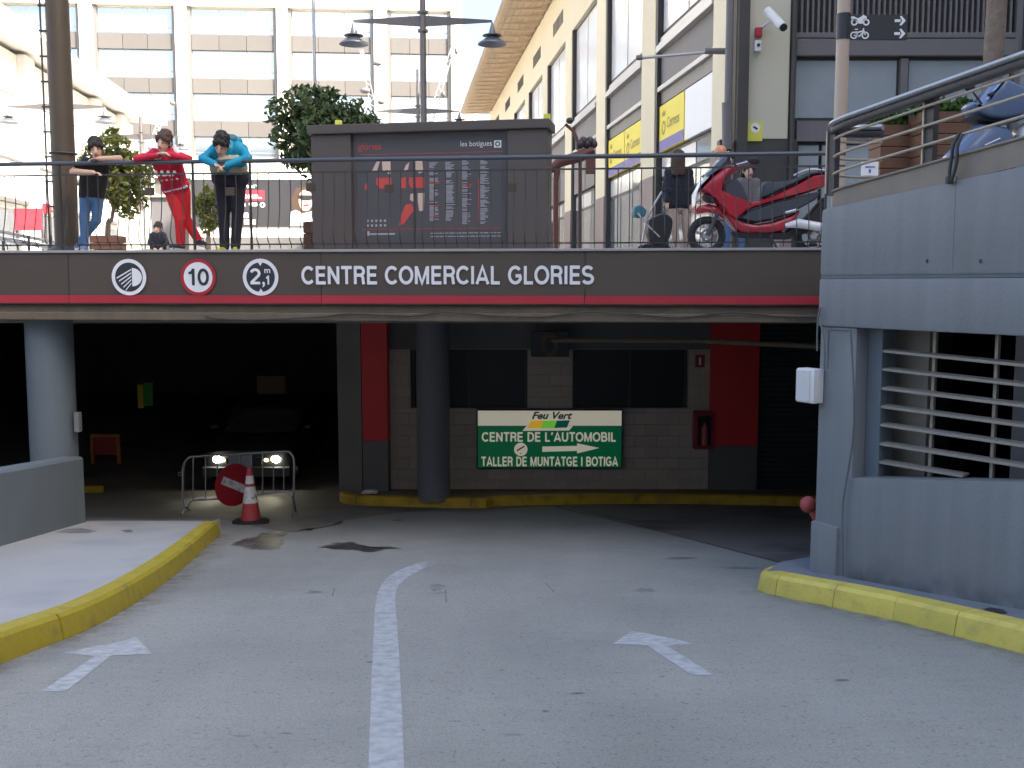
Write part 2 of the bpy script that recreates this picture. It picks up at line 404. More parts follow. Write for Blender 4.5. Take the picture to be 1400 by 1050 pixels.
M('scooter_black', (.02,.021,.024), .5); M('seat_black', (.035,.045,.06), .6, var=.08, bump=.2, bscale=60)
M('chrome', (.75,.76,.78), .15, 1.0, var=.02); M('silver', (.55,.56,.58), .3, .7, var=.03)
M('screen_smoke', (.12,.16,.21), .1, var=.02, coat=.5); M('fairing_white', (.72,.72,.72), .3, var=.02, coat=.5)
M('lens_orange', (.75,.22,.03), .2); M('helmet_orange', (.72,.30,.14), .4)
M('scooter_blue', (.10,.15,.26), .25, var=.04, coat=.6); M('scooter_blue_pale', (.22,.30,.45), .3, var=.04, coat=.5)
M('lock_cable', (.035,.04,.04), .5); M('teal', (.03,.16,.2), .6)
M('car_black', (.008,.008,.009), .35, coat=.15, var=.03); M('car_glass', (.02,.022,.025), .08)
M('headlamp', (1,.95,.75), .3, emit=14, ecol=(1,.95,.72)); M('headlamp_amber', (1,.75,.3), .3, emit=4, ecol=(1,.8,.4))
M('shutter', (.045,.048,.05), .5, .3, var=.08)
M('hydrant_red', (.50,.10,.09), .5, var=.05)
M('ext_red', (.30,.02,.03), .4); M('notice_yellow', (.72,.70,.10), .5, rnd=0)
M('orange_frame', (.45,.14,.03), .5); M('beige_panel', (.45,.33,.20), .6); M('green_sign', (.05,.35,.05), .5); M('yellow_sign', (.65,.50,.03), .5)
M('paving', (.42,.39,.35), .85, var=.08, scale=.5)
M('blocker_wall', (.42,.40,.37), .8, var=.05, scale=.3); M('brick_red', (.48,.26,.23), .85, var=.1)
M('poster_red', (.45,.03,.05), .6, var=.06); M('rust', (.13,.045,.035), .6, var=.2)
M('gs_green', (.0,.16,.055), .35, var=.05, scale=1.5, emit=.05, ecol=(0,.16,.06), rnd=0)
M('gs_white', (.72,.68,.58), .4, var=.03, emit=.07, ecol=(.8,.74,.60), rnd=0)
M('gs_gold', (.62,.36,.02), .4, emit=.12, rnd=0); M('gs_lime', (.15,.50,.04), .4, emit=.12, rnd=0); M('gs_teal', (.0,.11,.09), .4, emit=.06, rnd=0)
M('gs_ink', (.01,.05,.045), .4, rnd=0)
M('skin', (.58,.36,.26), .55, var=.05, rnd=.03); M('skin_pale', (.64,.43,.34), .55, var=.05, rnd=.03)
M('hair_dark', (.022,.015,.012), .6, var=.3, scale=30, bump=.6, bscale=60); M('hair_brown', (.075,.04,.024), .6, var=.3, scale=30, bump=.6, bscale=60)
M('tee_black', (.028,.025,.026), .85, var=.15, scale=12, bump=.3, bscale=14); M('jean_blue', (.08,.165,.32), .85, var=.15, scale=10, bump=.3, bscale=14)
M('red_knit', (.60,.018,.05), .85, var=.12, scale=10, bump=.3, bscale=14); M('red_track', (.78,.022,.03), .75, var=.12, scale=8, bump=.3, bscale=12)
M('white_cloth', (.78,.76,.76), .8, var=.04); M('teal_jacket', (.0,.27,.42), .6, var=.12, scale=9, bump=.35, bscale=13); M('khaki', (.40,.37,.26), .75, var=.1, scale=9, bump=.3, bscale=13)
M('navy', (.014,.016,.026), .8, var=.15, scale=9, bump=.3, bscale=14); M('dark_trouser', (.02,.017,.026), .85, var=.15, scale=9, bump=.3, bscale=12)
M('beige_trouser', (.48,.38,.31), .85, var=.1, scale=9, bump=.3, bscale=12); M('grey_coat', (.17,.155,.155), .8, var=.1, scale=9, bump=.3, bscale=14)
M('shoe_blue', (.13,.22,.38), .6, var=.05); M('shoe_dark', (.03,.03,.035), .6); M('shoe_lime', (.45,.50,.05), .6, var=.05); M('eye_dark', (.10,.06,.045), .4); M('lip', (.42,.16,.13), .5)
M('print_dark', (.2,.01,.03), .8)
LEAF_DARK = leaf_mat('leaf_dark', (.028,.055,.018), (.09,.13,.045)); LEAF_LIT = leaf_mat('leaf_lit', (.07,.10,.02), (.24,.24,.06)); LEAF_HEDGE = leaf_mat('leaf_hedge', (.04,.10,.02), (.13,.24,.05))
m_ = MAT
# ================================================================== SETTING
F = Pl(atY(0, 345, 13.1).xy, atY(1117, 340, 12.0).xy)          # portal fascia line
G = Pl(atY(1117, 480, 9.1).xy, atY(1400, 560, 7.3).xy)         # grey wall right of the ramp
PLZ = 2.0
uR = F.u(1117, 340)
# ---- road
mb = MB(); ys = [-60, -30, -18, -17, -16, -15, -14, -13]+[-12+i*.5 for i in range(66)]+[24, 30, 40]; xs = [-17, -12, -9, -6, -4, -2, 0, 2, 4, 6, 9, 12]
V = [(x, y, road_z(y)) for y in ys for x in xs]; nx = len(xs)
mb.add(V, [(j*nx+i, j*nx+i+1, (j+1)*nx+i+1, (j+1)*nx+i) for j in range(len(ys)-1) for i in range(nx-1)])
road = build('road', mb, m_['concrete_road'], kind='structure', smooth=40)
def road_patch(name, pxpts, mat, off=.004, parent=road, label=None, soft=False, ragged_=0):
    """flat shape lying on the road, given by its outline"""
    if ragged_: pxpts = ragged(pxpts, 2, .2, ragged_)
    P = [onroad(*p, off) for p in pxpts]; mb = MB()
    if soft:
        c = sum(P, Vector())/len(P); n = len(P); V = [c]; A = [1.0]
        for k, a in (((.35, 1.0), (.7, .8), (1.0, 0.0)) if not ragged_ else ((.5, 1.0), (.82, .95), (1.06, 0.0))):
            for p in P: r_ = c.lerp(p, k); V.append(r_); A.append(a)
        V = [(v.x, v.y, road_z(v.y)+off) for v in V]
        mb.add(V, [(0, 1+i, 1+(i+1) % n) for i in range(n)]+[(1+r*n+i, 1+r*n+(i+1) % n, 1+(r+1)*n+(i+1) % n, 1+(r+1)*n+i) for r in (0, 1) for i in range(n)])
        o = build(name, mb, mat, parent, label=label); at = o.data.attributes.new('a', 'FLOAT', 'POINT'); at.data.foreach_set('value', A); return o
    bm = bmesh.new(); vsx = [bm.verts.new((p.x, p.y, 0)) for p in P]; f = bm.faces.new(vsx); f.normal_update()
    bmesh.ops.triangulate(bm, faces=bm.faces); bmesh.ops.subdivide_edges(bm, edges=bm.edges, cuts=3, use_grid_fill=True)
    bm.verts.ensure_lookup_table(); bm.verts.index_update()
    mb.add([(v.co.x, v.co.y, road_z(v.co.y)+off) for v in bm.verts], [[v.index for v in f.verts] for f in bm.faces]); bm.free()
    o = build(name, mb, mat, parent, label=label); at = o.data.attributes.new('a', 'FLOAT', 'POINT'); at.data.foreach_set('value', [1.0]*len(o.data.vertices)); return o
# lane line
Lpts = [(503,1065,553,1065),(507,960,549,960),(510,880,545,880),(513,830,541,830),(516,810,540,812),(524,795,546,799),(540,782,560,788),(566,771,580,777),(600,764,606,769)]
mb = MB(); V = []
for i in range(len(Lpts)-1):
    for t in (0, .25, .5, .75):
        q = [Lpts[i][k]*(1-t)+Lpts[i+1][k]*t for k in range(4)]
        V += [onroad(q[0], q[1], .004), onroad(q[2], q[3], .004)]
q = Lpts[-1]; V += [onroad(q[0], q[1], .004), onroad(q[2], q[3], .004)]
mb.add(V, [(2*i, 2*i+1, 2*i+3, 2*i+2) for i in range(len(V)//2-1)]); 
ll = build('lane_line', mb, m_['paint_white_road'], road, label='worn white lane line curving to the right'); at_ = ll.data.attributes.new('a', 'FLOAT', 'POINT'); nv = len(ll.data.vertices)
at_.data.foreach_set('value', [max(0, min(1, (nv-i)/8-.2)) for i in range(nv)])
road_patch('arrow_marking', [(57,945),(90,945),(152,896),(208,894),(186,871),(158,879),(85,892),(130,897)], m_['paint_white_road'])
road_patch('arrow_marking', [(975,923),(946,923),(884,882),(838,880),(864,863),(895,868),(950,880),(912,883)], m_['paint_white_road'])
# channel, stains
mb = MB(); ch = [onroad(x, y, .005) for x, y in [(758,692),(850,714),(960,741),(1120,783)]]
ch = smooth_path(ch, 4); V = []
for p in ch: V += [vec(p.x, p.y-.05, road_z(p.y-.05)+.005), vec(p.x, p.y+.05, road_z(p.y+.05)+.005)]
mb.add(V, [(2*i, 2*i+1, 2*i+3, 2*i+2) for i in range(len(V)//2-1)]); build('drain_channel', mb, m_['drain'], road)
def blob(cx, cy, rx, ry, n=18, j=.3, seed=1):
    rnd = random.Random(seed); return [(cx+rx*math.cos(2*math.pi*i/n)*(1-j*rnd.random()), cy+ry*math.sin(2*math.pi*i/n)*(1-j*rnd.random())) for i in range(n)]
road_patch('water_stain', [(316,746),(330,737),(352,733),(357,728),(385,725),(393,729),(380,735),(388,742),(384,750),(355,752),(335,750)], m_['wet'], ragged_=3, soft=True, label='dark wet patch beside the cone')
road_patch('water_stain', [(392,727),(420,722),(460,714),(470,712),(462,717),(425,726)], m_['wet'], ragged_=2)
road_patch('water_stain', [(434,748),(455,742),(480,740),(498,745),(545,748),(550,751),(520,753),(480,752),(455,751)], m_['wet'], ragged_=5, soft=True, label='thin dark wet patch in the middle of the lane')
for cx, cy, rx, ry, sd in [(596,803,16,7,1),(598,811,22,3,6),(430,810,22,4,2),(880,807,26,4,3),(545,711,12,2,4),(790,948,16,2.4,5),(930,763,36,2.5,7),(1010,776,40,2.5,8),(505,905,9,1.6,9),(330,1006,26,2.2,10),(390,1003,18,2,12),(700,1004,26,2,13),(620,986,14,1.6,14),(905,925,8,2,15),(1150,930,18,3,16),(745,972,8,2,18)]:
    road_patch('oil_stain', blob(cx, cy, rx, ry, 14, .55, sd), m_['stain'] if sd in (4,5,7,8) else m_['stain_soft'], soft=True)
for a, b in [((457,804),(454,815)),((745,797),(757,809)),((608,806),(610,823))]:
    road_patch('crack', [a, (a[0]+1.6, a[1]), (b[0]+1.2, b[1]), (b[0]-.4, b[1])], m_['stain'])

# ---- kerbs and pavements
def kerb_run(parent, top_pts, mat, width=.16, h=.19, side=1, step=1.0, lean=.03, drop=.25):
    """top_pts: outer top edge; stones one by one along it"""
    P = smooth_path([vec(p.x, p.y, 0) for p in top_pts], 8)
    L = [0]
    for i in range(1, len(P)): L.append(L[-1]+(P[i]-P[i-1]).length)
    def at(s):
        s = max(0, min(s, L[-1]))
        for i in range(1, len(P)):
            if L[i] >= s:
                t = (s-L[i-1])/max(1e-6, L[i]-L[i-1]); p = P[i-1].lerp(P[i], t); d = (P[i]-P[i-1]).normalized(); return p, d
        return P[-1], (P[-1]-P[-2]).normalized()
    s = 0; rnd = random.Random(3)
    while s < L[-1]-.05:
        e = min(L[-1], s+step*(1+rnd.uniform(-.06, .06))); mb = MB(); K = 5; V = []
        for k in range(K):
            q = s+.004+(e-s-.008)*k/(K-1); p, d = at(q); nrm = Vector((-d.y, d.x, 0))*side
            jj = rnd.uniform(-.004, .004)
            for off, zz in ((-lean, -drop), (-lean, .02), (-.006, h-.03), (.02, h), (width, h+.004), (width, -drop)):
                r_ = p+nrm*(off+jj); V.append(vec(r_.x, r_.y, road_z(p.y)+zz))
        F_ = []
        for k in range(K-1):
            for j in range(6): F_.append((k*6+j, k*6+(j+1) % 6, (k+1)*6+(j+1) % 6, (k+1)*6+j))
        F_.append([0,1,2,3,4,5]); F_.append([(K-1)*6+j for j in range(6)][::-1])
        mb.add(V, F_); build('kerb_stone', mb, mat, parent, smooth=30); s = e
KH = .19
ltop = [onroad(*p, KH) for p in [(-260,985),(-120,917),(0,866),(100,832),(170,800),(240,757),(284,722),(297,712)]]
x0_, y0_ = ltop[0].x, ltop[0].y; ltop = [vec(x0_-.25, y0_-5.5, 0), vec(x0_-.22, y0_-3, 0), vec(x0_-.1, y0_-1.2, 0)]+ltop
WX = xY(107, 12.9, 700)-.06
WL = [onroad(107, 700, .19)]
wy0, wy1 = 12.9, 5.0
wallx = lambda y: WX+(12.9-y)*.055           # face of the low wall
mb = MB(); V = []
yl = [p.y for p in ltop]; n_ = 30
pp = smooth_path(ltop, 5)
for p in pp: V += [(wallx(p.y)-.06, p.y, road_z(p.y)+KH), (p.x-.12, p.y, road_z(p.y)+KH)]
mb.add(V, [(2*i, 2*i+1, 2*i+3, 2*i+2) for i in range(len(V)//2-1)])
pav_l = build('pavement', mb, m_['pavement_left'], kind='structure', smooth=40)
kerb_run(pav_l, ltop, m_['kerb_yellow'], side=1, step=1.35)
ly = ltop[-1].y
kerb_run(pav_l, [vec(ltop[-1].x-.02, ly+.02, 0), vec(-3.9, ly+.02, 0), vec(-4.4, ly+.02, 0), vec(wallx(ly), ly+.02, 0)], m_['pavement_left'], side=1, step=1.0)
for pts in ([(75,728),(92,723),(112,722),(134,726),(120,729),(95,729)], [(165,725),(178,724),(183,727),(172,728)]):
    mb = MB(); P = [onroad(*p, KH+.005) for p in pts]; mb.add(P, [list(range(len(P)))]); o_ = build('water_stain', mb, m_['stain'], pav_l); at_ = o_.data.attributes.new('a', 'FLOAT', 'POINT'); at_.data.foreach_set('value', [1.0]*len(P))
# right pavement
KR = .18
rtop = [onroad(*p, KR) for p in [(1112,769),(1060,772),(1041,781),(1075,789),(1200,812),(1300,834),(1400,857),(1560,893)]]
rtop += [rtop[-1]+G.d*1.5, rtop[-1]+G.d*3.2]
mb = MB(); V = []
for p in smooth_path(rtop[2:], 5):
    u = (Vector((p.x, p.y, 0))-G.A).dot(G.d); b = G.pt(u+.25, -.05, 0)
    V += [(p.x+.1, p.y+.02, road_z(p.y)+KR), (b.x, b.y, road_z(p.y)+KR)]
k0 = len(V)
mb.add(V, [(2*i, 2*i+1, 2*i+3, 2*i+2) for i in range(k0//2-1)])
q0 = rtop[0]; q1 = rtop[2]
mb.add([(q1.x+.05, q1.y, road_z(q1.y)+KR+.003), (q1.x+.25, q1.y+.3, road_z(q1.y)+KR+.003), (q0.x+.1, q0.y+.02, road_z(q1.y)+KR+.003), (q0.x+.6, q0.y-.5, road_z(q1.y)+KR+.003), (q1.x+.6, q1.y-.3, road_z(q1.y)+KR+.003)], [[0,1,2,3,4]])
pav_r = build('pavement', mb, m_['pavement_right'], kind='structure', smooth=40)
kerb_run(pav_r, rtop, m_['kerb_yellow_bright'], side=1, h=KR, step=.62)
mb = MB(); P = [onroad(*p, KR+.006) for p in [(1345,833),(1352,830),(1372,833),(1378,838),(1362,841),(1350,838)]]; mb.add(P, [list(range(6))]); build('oil_stain', mb, m_['dark_vinyl'], pav_r)

# grime along the kerbs
def grime_run(parent, top_pts, side, wd=.30):
    P = smooth_path([vec(p.x, p.y, 0) for p in top_pts], 8); V = []; A = []
    rnd = random.Random(5)
    for i, p in enumerate(P):
        d = (P[min(i+1, len(P)-1)]-P[max(i-1, 0)]).normalized(); nrm = Vector((-d.y, d.x, 0))*side
        for off, a in ((-.025, 1.0), (-.025-wd*.25*rnd.uniform(.6, 1.4), .7), (-.03-wd*rnd.uniform(.7, 1.2), 0)):
            q = p+nrm*off; V.append((q.x, q.y, road_z(q.y)+.007)); A.append(a)
    mb = MB(); mb.add(V, [(3*i+j, 3*i+j+1, 3*i+j+4, 3*i+j+3) for i in range(len(P)-1) for j in range(2)])
    o = build('gutter_grime', mb, m_['grime'], parent); at = o.data.attributes.new('a', 'FLOAT', 'POINT'); at.data.foreach_set('value', A)
grime_run(road, ltop, 1); grime_run(road, rtop[2:], 1)
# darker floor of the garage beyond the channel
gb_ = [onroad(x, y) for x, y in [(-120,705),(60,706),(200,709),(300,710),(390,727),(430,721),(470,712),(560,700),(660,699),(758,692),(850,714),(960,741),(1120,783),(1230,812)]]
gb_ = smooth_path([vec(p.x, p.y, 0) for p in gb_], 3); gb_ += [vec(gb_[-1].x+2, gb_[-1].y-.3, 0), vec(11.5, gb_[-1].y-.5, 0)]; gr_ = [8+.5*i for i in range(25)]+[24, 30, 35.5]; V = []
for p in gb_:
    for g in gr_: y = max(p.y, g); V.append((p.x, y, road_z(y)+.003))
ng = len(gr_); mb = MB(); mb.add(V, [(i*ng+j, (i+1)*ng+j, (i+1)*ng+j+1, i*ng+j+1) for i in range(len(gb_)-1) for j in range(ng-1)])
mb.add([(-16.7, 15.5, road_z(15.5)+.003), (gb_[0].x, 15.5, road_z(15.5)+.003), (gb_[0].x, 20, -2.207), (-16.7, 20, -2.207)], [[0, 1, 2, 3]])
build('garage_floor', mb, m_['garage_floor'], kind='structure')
# ---- plaza ground (to the horizon, with the ramp cut out of it)
fa = F.pt(-5, -.03, 0); fb = F.pt(uR+.4, -.03, 0); ga = G.pt(.1, -.2, 0); gb = G.pt(9, -.2, 0)
tr = [(fa.x, fa.y), (fb.x, fb.y), (ga.x, ga.y), (gb.x, gb.y), (gb.x+.2, -17), (fa.x, -17)]
outer = [(-900, -900), (900, -900), (900, 1500), (-900, 1500)]
# top as strips round the cut
mb = MB(); Z = PLZ
def qd(*pts): mb.add([(x, y, Z) for x, y in pts], [list(range(len(pts)))])
qd((-900, fa.y), (fa.x, fa.y), (fb.x, fb.y), (900, fb.y), (900, 1500), (-900, 1500))
qd((-900, -17), (fa.x, -17), (fa.x, fa.y), (-900, fa.y))
qd((fb.x, fb.y), (ga.x, ga.y), (gb.x, gb.y), (gb.x+.2, -17), (900, -17), (900, fb.y))
qd((-900, -900), (900, -900), (900, -17), (-900, -17))
k = len(tr)
mb.add([(x, y, Z) for x, y in tr[:4]]+[(x, y, Z-.4) for x, y in tr[:4]], [(i, i+1, 4+i+1, 4+i) for i in range(3)])
plaza = build('plaza_ground', mb, m_['paving'], kind='structure')
# garage ceiling and walls of the undercroft
mb = MB(); zc = 1.42
mb.add([(fa.x, fa.y+.02, zc), (fb.x, fb.y+.02, zc), (9, fb.y, zc), (12, 5, zc), (12, 36, zc), (-17, 36, zc), (-17, fa.y, zc)], [list(range(7))])
build('garage_ceiling', mb, m_['ceiling_int'], kind='structure')
mb = MB(); mb.box(-17, 12, 35.6, 35.9, -2.6, zc)
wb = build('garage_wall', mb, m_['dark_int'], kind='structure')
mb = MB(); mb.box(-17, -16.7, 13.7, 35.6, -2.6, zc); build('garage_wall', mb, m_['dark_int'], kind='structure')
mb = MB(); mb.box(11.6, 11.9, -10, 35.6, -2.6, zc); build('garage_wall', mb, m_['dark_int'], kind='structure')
mb = MB(); mb.box(fa.x-.3, fa.x, -17, fa.y+.1, -2.6, PLZ-.006); build('retaining_wall', mb, m_['grey_paint'], label='grey painted retaining wall along the far left of the ramp', cat='wall')
for yb, x0, x1 in ((16.2, -16.6, 11.5), (21.5, -16.6, -4.3), (27, -16.6, -4.3)):
    mb = MB(); mb.box(x0, x1, yb, yb+.5, .98, zc-.004); build('ceiling_beam', mb, m_['ceiling_int'], kind='structure')

# ---- interior end wall with its openings
I = Pl((-10, 18.0), (12, 18.0))
iu = lambda px, py=560: I.u(px, py)
iz = lambda py: I.z(700, py)
wl = thing('block_wall', 'beige concrete block wall with two dark windows inside the garage', 'wall', I.pt(iu(740), 0, -2.1))
u0, u1 = iu(528), iu(972); zb = -2.1; zw0, zw1 = iz(558), iz(478); zt = zc
holes = [(iu(562), iu(721)), (iu(783), iu(940))]
mb = MB(); mb.pbox(I, u0, u1, -.20, -.012, zb, zw0); mb.pbox(I, u0, u1, -.20, -.012, zw1, zt)
segs = [(u0, holes[0][0]), (holes[0][1], holes[1][0]), (holes[1][1], u1)]
for a, b in segs: mb.pbox(I, a, b, -.20, -.012, zw0, zw1)
build('mortar_backing', mb, m_['mortar'], wl)
BW, BH = .40, .20; proto = {}
def block(a, b, z0, z1):
    key = (round(b-a, 2), round(z1-z0, 2))
    if key not in proto:
        q = MB(); q.box(0, b-a-.010, -.012, .0, 0, z1-z0-.010); q2 = q.mesh('block', [m_['block_wall']], (0,0,0), .003); proto[key] = q2
    p = I.pt(a+.005, 0, z0+.005); place('block', proto[key], wl, p)
nrow = 0; z = zb+.02
while z < zw0-.03:
    z1 = min(z+BH, zw0); a = u0-(.2 if nrow % 2 else 0)
    while a < u1-.02:
        b = min(a+BW, u1); aa = max(a, u0)
        if b-aa > .03: block(aa, b, z, z1)
        a += BW
    z = z1; nrow += 1
for sa, sb in segs:
    z = zw0; r_ = 0
    while z < zw1-.02:
        z1 = min(z+BH, zw1); a = sa-(.2 if r_ % 2 else 0)
        while a < sb-.02:
            b = min(a+BW, sb); aa = max(a, sa)
            if b-aa > .03: block(aa, b, z, z1)
            a += BW
        z = z1; r_ += 1
mb = MB(); mb.pbox(I, u0, u1, 0, .012, zw1+.01, zt-.01); build('lintel_band', mb, m_['pier_grey'], wl)
for a, b in holes:
    w_ = build('window', MB().pbox(I, a+.002, b-.002, -.16, -.12, zw0+.002, zw1-.002), m_['window_void'], wl)
    for t in (0, .5, 1):
        uu = a+.03+(b-a-.06)*t; mb = MB(); mb.pbox(I, uu-.02, uu+.02, -.118, -.09, zw0+.004, zw1-.004); build('frame', mb, m_['frame_dark'], w_)
# piers, shutter
def pier(px0, px1, nfront, label, red_from=603, x_extra=0):
    a, b = I.u(px0, 560, nfront), I.u(px1, 560, nfront); zr = I.z((px0+px1)/2, red_from, nfront)
    t = thing('painted_pier', label, 'pillar', I.pt((a+b)/2, nfront, -2.1))
    mb = MB(); mb.pbox(I, a, b, -.2, nfront, zr, zc); build('red_band', mb, m_['pier_red'], t, bevel=.008)
    mb = MB(); mb.pbox(I, a, b, -.2, nfront-.003, -2.2, zr-.003); build('base_band', mb, m_['pier_grey'], t, bevel=.008)
pier(495, 530, .35, 'narrow red and grey painted pier left of the round column')
pier(971, 1037, .12, 'broad red and grey painted pier beside the roller shutter', 610)
mb = MB(); mb.pbox(I, I.u(462, 560, .3), I.u(494, 560, .3), -.2, .3, -2.3, zc); mb.pbox(I, I.u(462, 560, .3), I.u(462, 560, .3)+.25, -9, -.2, -2.3, zc)
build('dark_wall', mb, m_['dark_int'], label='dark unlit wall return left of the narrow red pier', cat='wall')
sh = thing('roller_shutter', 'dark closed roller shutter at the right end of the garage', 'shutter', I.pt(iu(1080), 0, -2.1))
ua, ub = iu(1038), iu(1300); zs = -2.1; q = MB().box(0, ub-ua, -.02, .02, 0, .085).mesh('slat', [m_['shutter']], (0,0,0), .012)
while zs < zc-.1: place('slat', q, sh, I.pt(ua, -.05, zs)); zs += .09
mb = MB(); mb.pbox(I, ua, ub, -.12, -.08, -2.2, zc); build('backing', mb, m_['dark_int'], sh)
# island pavement inside
isl = [(465,684),(478,691),(560,694),(660,696),(690,693),(900,690),(1115,694),(1250,700)]
itop = [onroad(x, y-1, 0) for x, y in isl]
mb = MB(); V = []
for p in smooth_path(itop, 4): V += [(p.x, p.y+.1, road_z(p.y)+.15), (p.x, 18.02, -2.05)]
mb.add(V, [(2*i, 2*i+1, 2*i+3, 2*i+2) for i in range(len(V)//2-1)])
island = build('pavement', mb, m_['island_top'], kind='structure', smooth=40)
kerb_run(island, [vec(itop[0].x+.15, 17.6, 0)]+itop, m_['kerb_yellow_dull'], side=1, h=.155, step=1.0, width=.14, lean=.01)
# round column
def column(px0, px1, Y, label, mat, zb, seg=32):
    a = atY(px0, 600, Y); b = atY(px1, 600, Y); t = thing('round_column', label, 'pillar', vec((a.x+b.x)/2, Y, zb)); r = (b.x-a.x)/2
    build('shaft', MB().lathe([(r, zb), (r, -.2), (r, zc)], (0,0,0)if False else vec((a.x+b.x)/2, Y, 0), seg=seg), mat, t, smooth=40)
    build('base_collar', MB().lathe([(r+.012, zb), (r+.012, zb+.06), (r+.002, zb+.07)], vec((a.x+b.x)/2, Y, 0), seg=seg), m_['pier_grey'], t, smooth=40)
    return t, r
column(570, 615, 16.95, 'dark grey round column in front of the block wall', m_['col_dark'], -2.0)
lc, lr = column(43, 104, 13.5, 'tall grey round column at the left of the entrance', m_['grey_paint_dark'], -1.7)
mb = MB(); c = atY(106, 577, 13.4); mb.box(c.x-.03, c.x+.04, 13.35, 13.45, c.z-.13, c.z+.13); build('switch_box', mb, m_['pier_grey'], lc, bevel=.01)
# low wall on the left
mb = MB(); yy = [13.3, 12.0, 10, 8, 6, 3, 0]
V = []
for y in yy:
    x = wallx(y); zt_ = -.62+(12.9-y)*.105
    V += [(x, y, road_z(y)-.2), (x, y, zt_-.03), (x-.03, y, zt_), (x-.27, y, zt_), (x-.30, y, zt_-.03), (x-.30, y, road_z(y)-.2)]
Fq = []
for k in range(len(yy)-1):
    for j in range(6): Fq.append((k*6+j, k*6+(j+1) % 6, (k+1)*6+(j+1) % 6, (k+1)*6+j))
Fq += [list(range(6)), [(len(yy)-1)*6+j for j in range(6)][::-1]]
build('low_wall', mb.add(V, Fq), m_['grey_paint_dark'], label='low grey-blue concrete wall beside the left pavement', cat='wall', smooth=25)

# ================================================================== PORTAL FASCIA
fz = lambda px, py: F.z(px, py)
t = thing('portal_fascia', 'long dark brown entrance fascia with white lettering and red stripe', 'sign', F.pt(F.u(560, 400), 0, 1.1))
ztop, zbot = PLZ-.02, fz(560, 417); zs1, zs0 = fz(560, 404), fz(560, 415)
ed = [-5.0, F.u(97, 380), F.u(441, 380), F.u(800, 380), uR+.42]
for i in range(4):
    mb = MB(); a, b = ed[i]+.004, ed[i+1]-.004; K = 10
    # sheet metal, very slightly wavy
    for k in range(K):
        pass
    V = []
    for k in range(K+1):
        uu = a+(b-a)*k/K; wv = .006*math.sin(k*1.7+i) if 0 < k < K else 0
        for zz, nn in ((zbot, .0), (zbot+.25, .004), ((zbot+ztop)/2, .004), (ztop-.2, .003), (ztop, 0)): V.append(F.pt(uu, .05+nn+wv, zz))
    mb.add(V, [(k*5+j, (k+1)*5+j, (k+1)*5+j+1, k*5+j+1) for k in range(K) for j in range(4)])
    mb.pbox(F, a, b, -.02, .04, zbot, ztop)
    build('panel', mb, m_['fascia_brown'], t, smooth=30)
    mb = MB(); mb.pbox(F, a, b, .062, .066, zs0, zs1); build('red_stripe', mb, m_['stripe_red'], t)
mb = MB(); mb.pbox(F, -5, uR+.42, -.12, .075, ztop+.003, ztop+.035); build('coping', mb, m_['coping'], t, bevel=.006)
mb = MB(); mb.pbox(F, -5, uR+.42, -.45, .0, fz(560, 440), zbot-.004); mb.pbox(F, -5, uR+.42, -.02, .055, fz(560, 439), fz(560, 428)); build('concrete_beam', mb, m_['concrete_beam'], t, bevel=.012)
mb = MB(); cpx = [(280,432),(300,436),(360,437),(440,433),(480,429),(560,432),(610,427),(680,432),(740,433),(800,427),(860,429),(930,434),(1000,427),(1060,432),(1115,434)]
mb.tube(smooth_path([F.pt(F.u(*p, .08), .08, F.z(*p, .08)) for p in cpx], 5), .010, 6); build('cable', mb, m_['black_iron'], t, smooth=60)
n0 = .072
build('lettering', stroke_text('CENTRE COMERCIAL GLORIES', F, F.u(415, 380), fz(600, 388.5), F.u(812, 375), fz(600, 364), n0, .185), m_['white_vinyl'], t)
rr = .252*.9
def fring(px, py, name): return F.u(px, py), fz(px, py)
u, z = fring(180, 379, '')
a = build('headlight_sign', disc(F, u, z, rr, n0, rr*.80), m_['white_vinyl'], t)
build('disc', disc(F, u, z, rr*.795, n0-.002), m_['dark_vinyl'], a)
mb = MB(); pts = [(u+.04, z+.115)]+[(u+.04+.13*math.cos(q), z+.115*math.sin(q)) for q in [math.pi/2-i*math.pi/10 for i in range(1, 10)]]+[(u+.04, z-.115)]
mb.pquad(F, pts, n0); build('lamp_symbol', mb, m_['white_vinyl'], a)
for k in range(5):
    zz = z+.085-.042*k; x0 = u+.03; mb = MB(); ln = .19-.028*k
    mb.pquad(F, [(x0, zz), (x0, zz+.018), (x0-ln, zz-.105+.018+k*.004), (x0-ln, zz-.105+k*.004)], n0); build('beam_symbol', mb, m_['white_vinyl'], a)
u, z = fring(274, 379, '')
a = build('speed_sign', disc(F, u, z, rr, n0, rr*.82), m_['red_vinyl'], t); build('disc', disc(F, u, z, rr*.82, n0-.002), m_['white_vinyl'], a)
build('number', stroke_text('10', F, u-.13, z-.10, u+.14, z+.105, n0+.003, .16), m_['dark_vinyl'], a)
u, z = fring(359, 379, '')
a = build('height_sign', disc(F, u, z, rr, n0, rr*.80), m_['white_vinyl'], t); build('disc', disc(F, u, z, rr*.795, n0-.002), m_['dark_vinyl'], a)
build('number', stroke_text('2', F, u-.135, z-.085, u+.0, z+.105, n0, .17), m_['white_vinyl'], a)
build('number', text_mb(',', F, u+.02, z-.125, u+.055, z-.055, n0, .02), m_['white_vinyl'], a)
build('number', stroke_text('1', F, u+.065, z-.09, u+.115, z+.02, n0, .2), m_['white_vinyl'], a)
build('number', text_mb('m', F, u+.05, z+.05, u+.125, z+.10, n0, .02), m_['white_vinyl'], a)
for s in (1, -1):
    mb = MB(); mb.pquad(F, [(u-.028, z+s*(rr*.8)), (u+.028, z+s*(rr*.8)), (u, z+s*(rr*.8-.045))], n0); build('wedge', mb, m_['white_vinyl'], a)
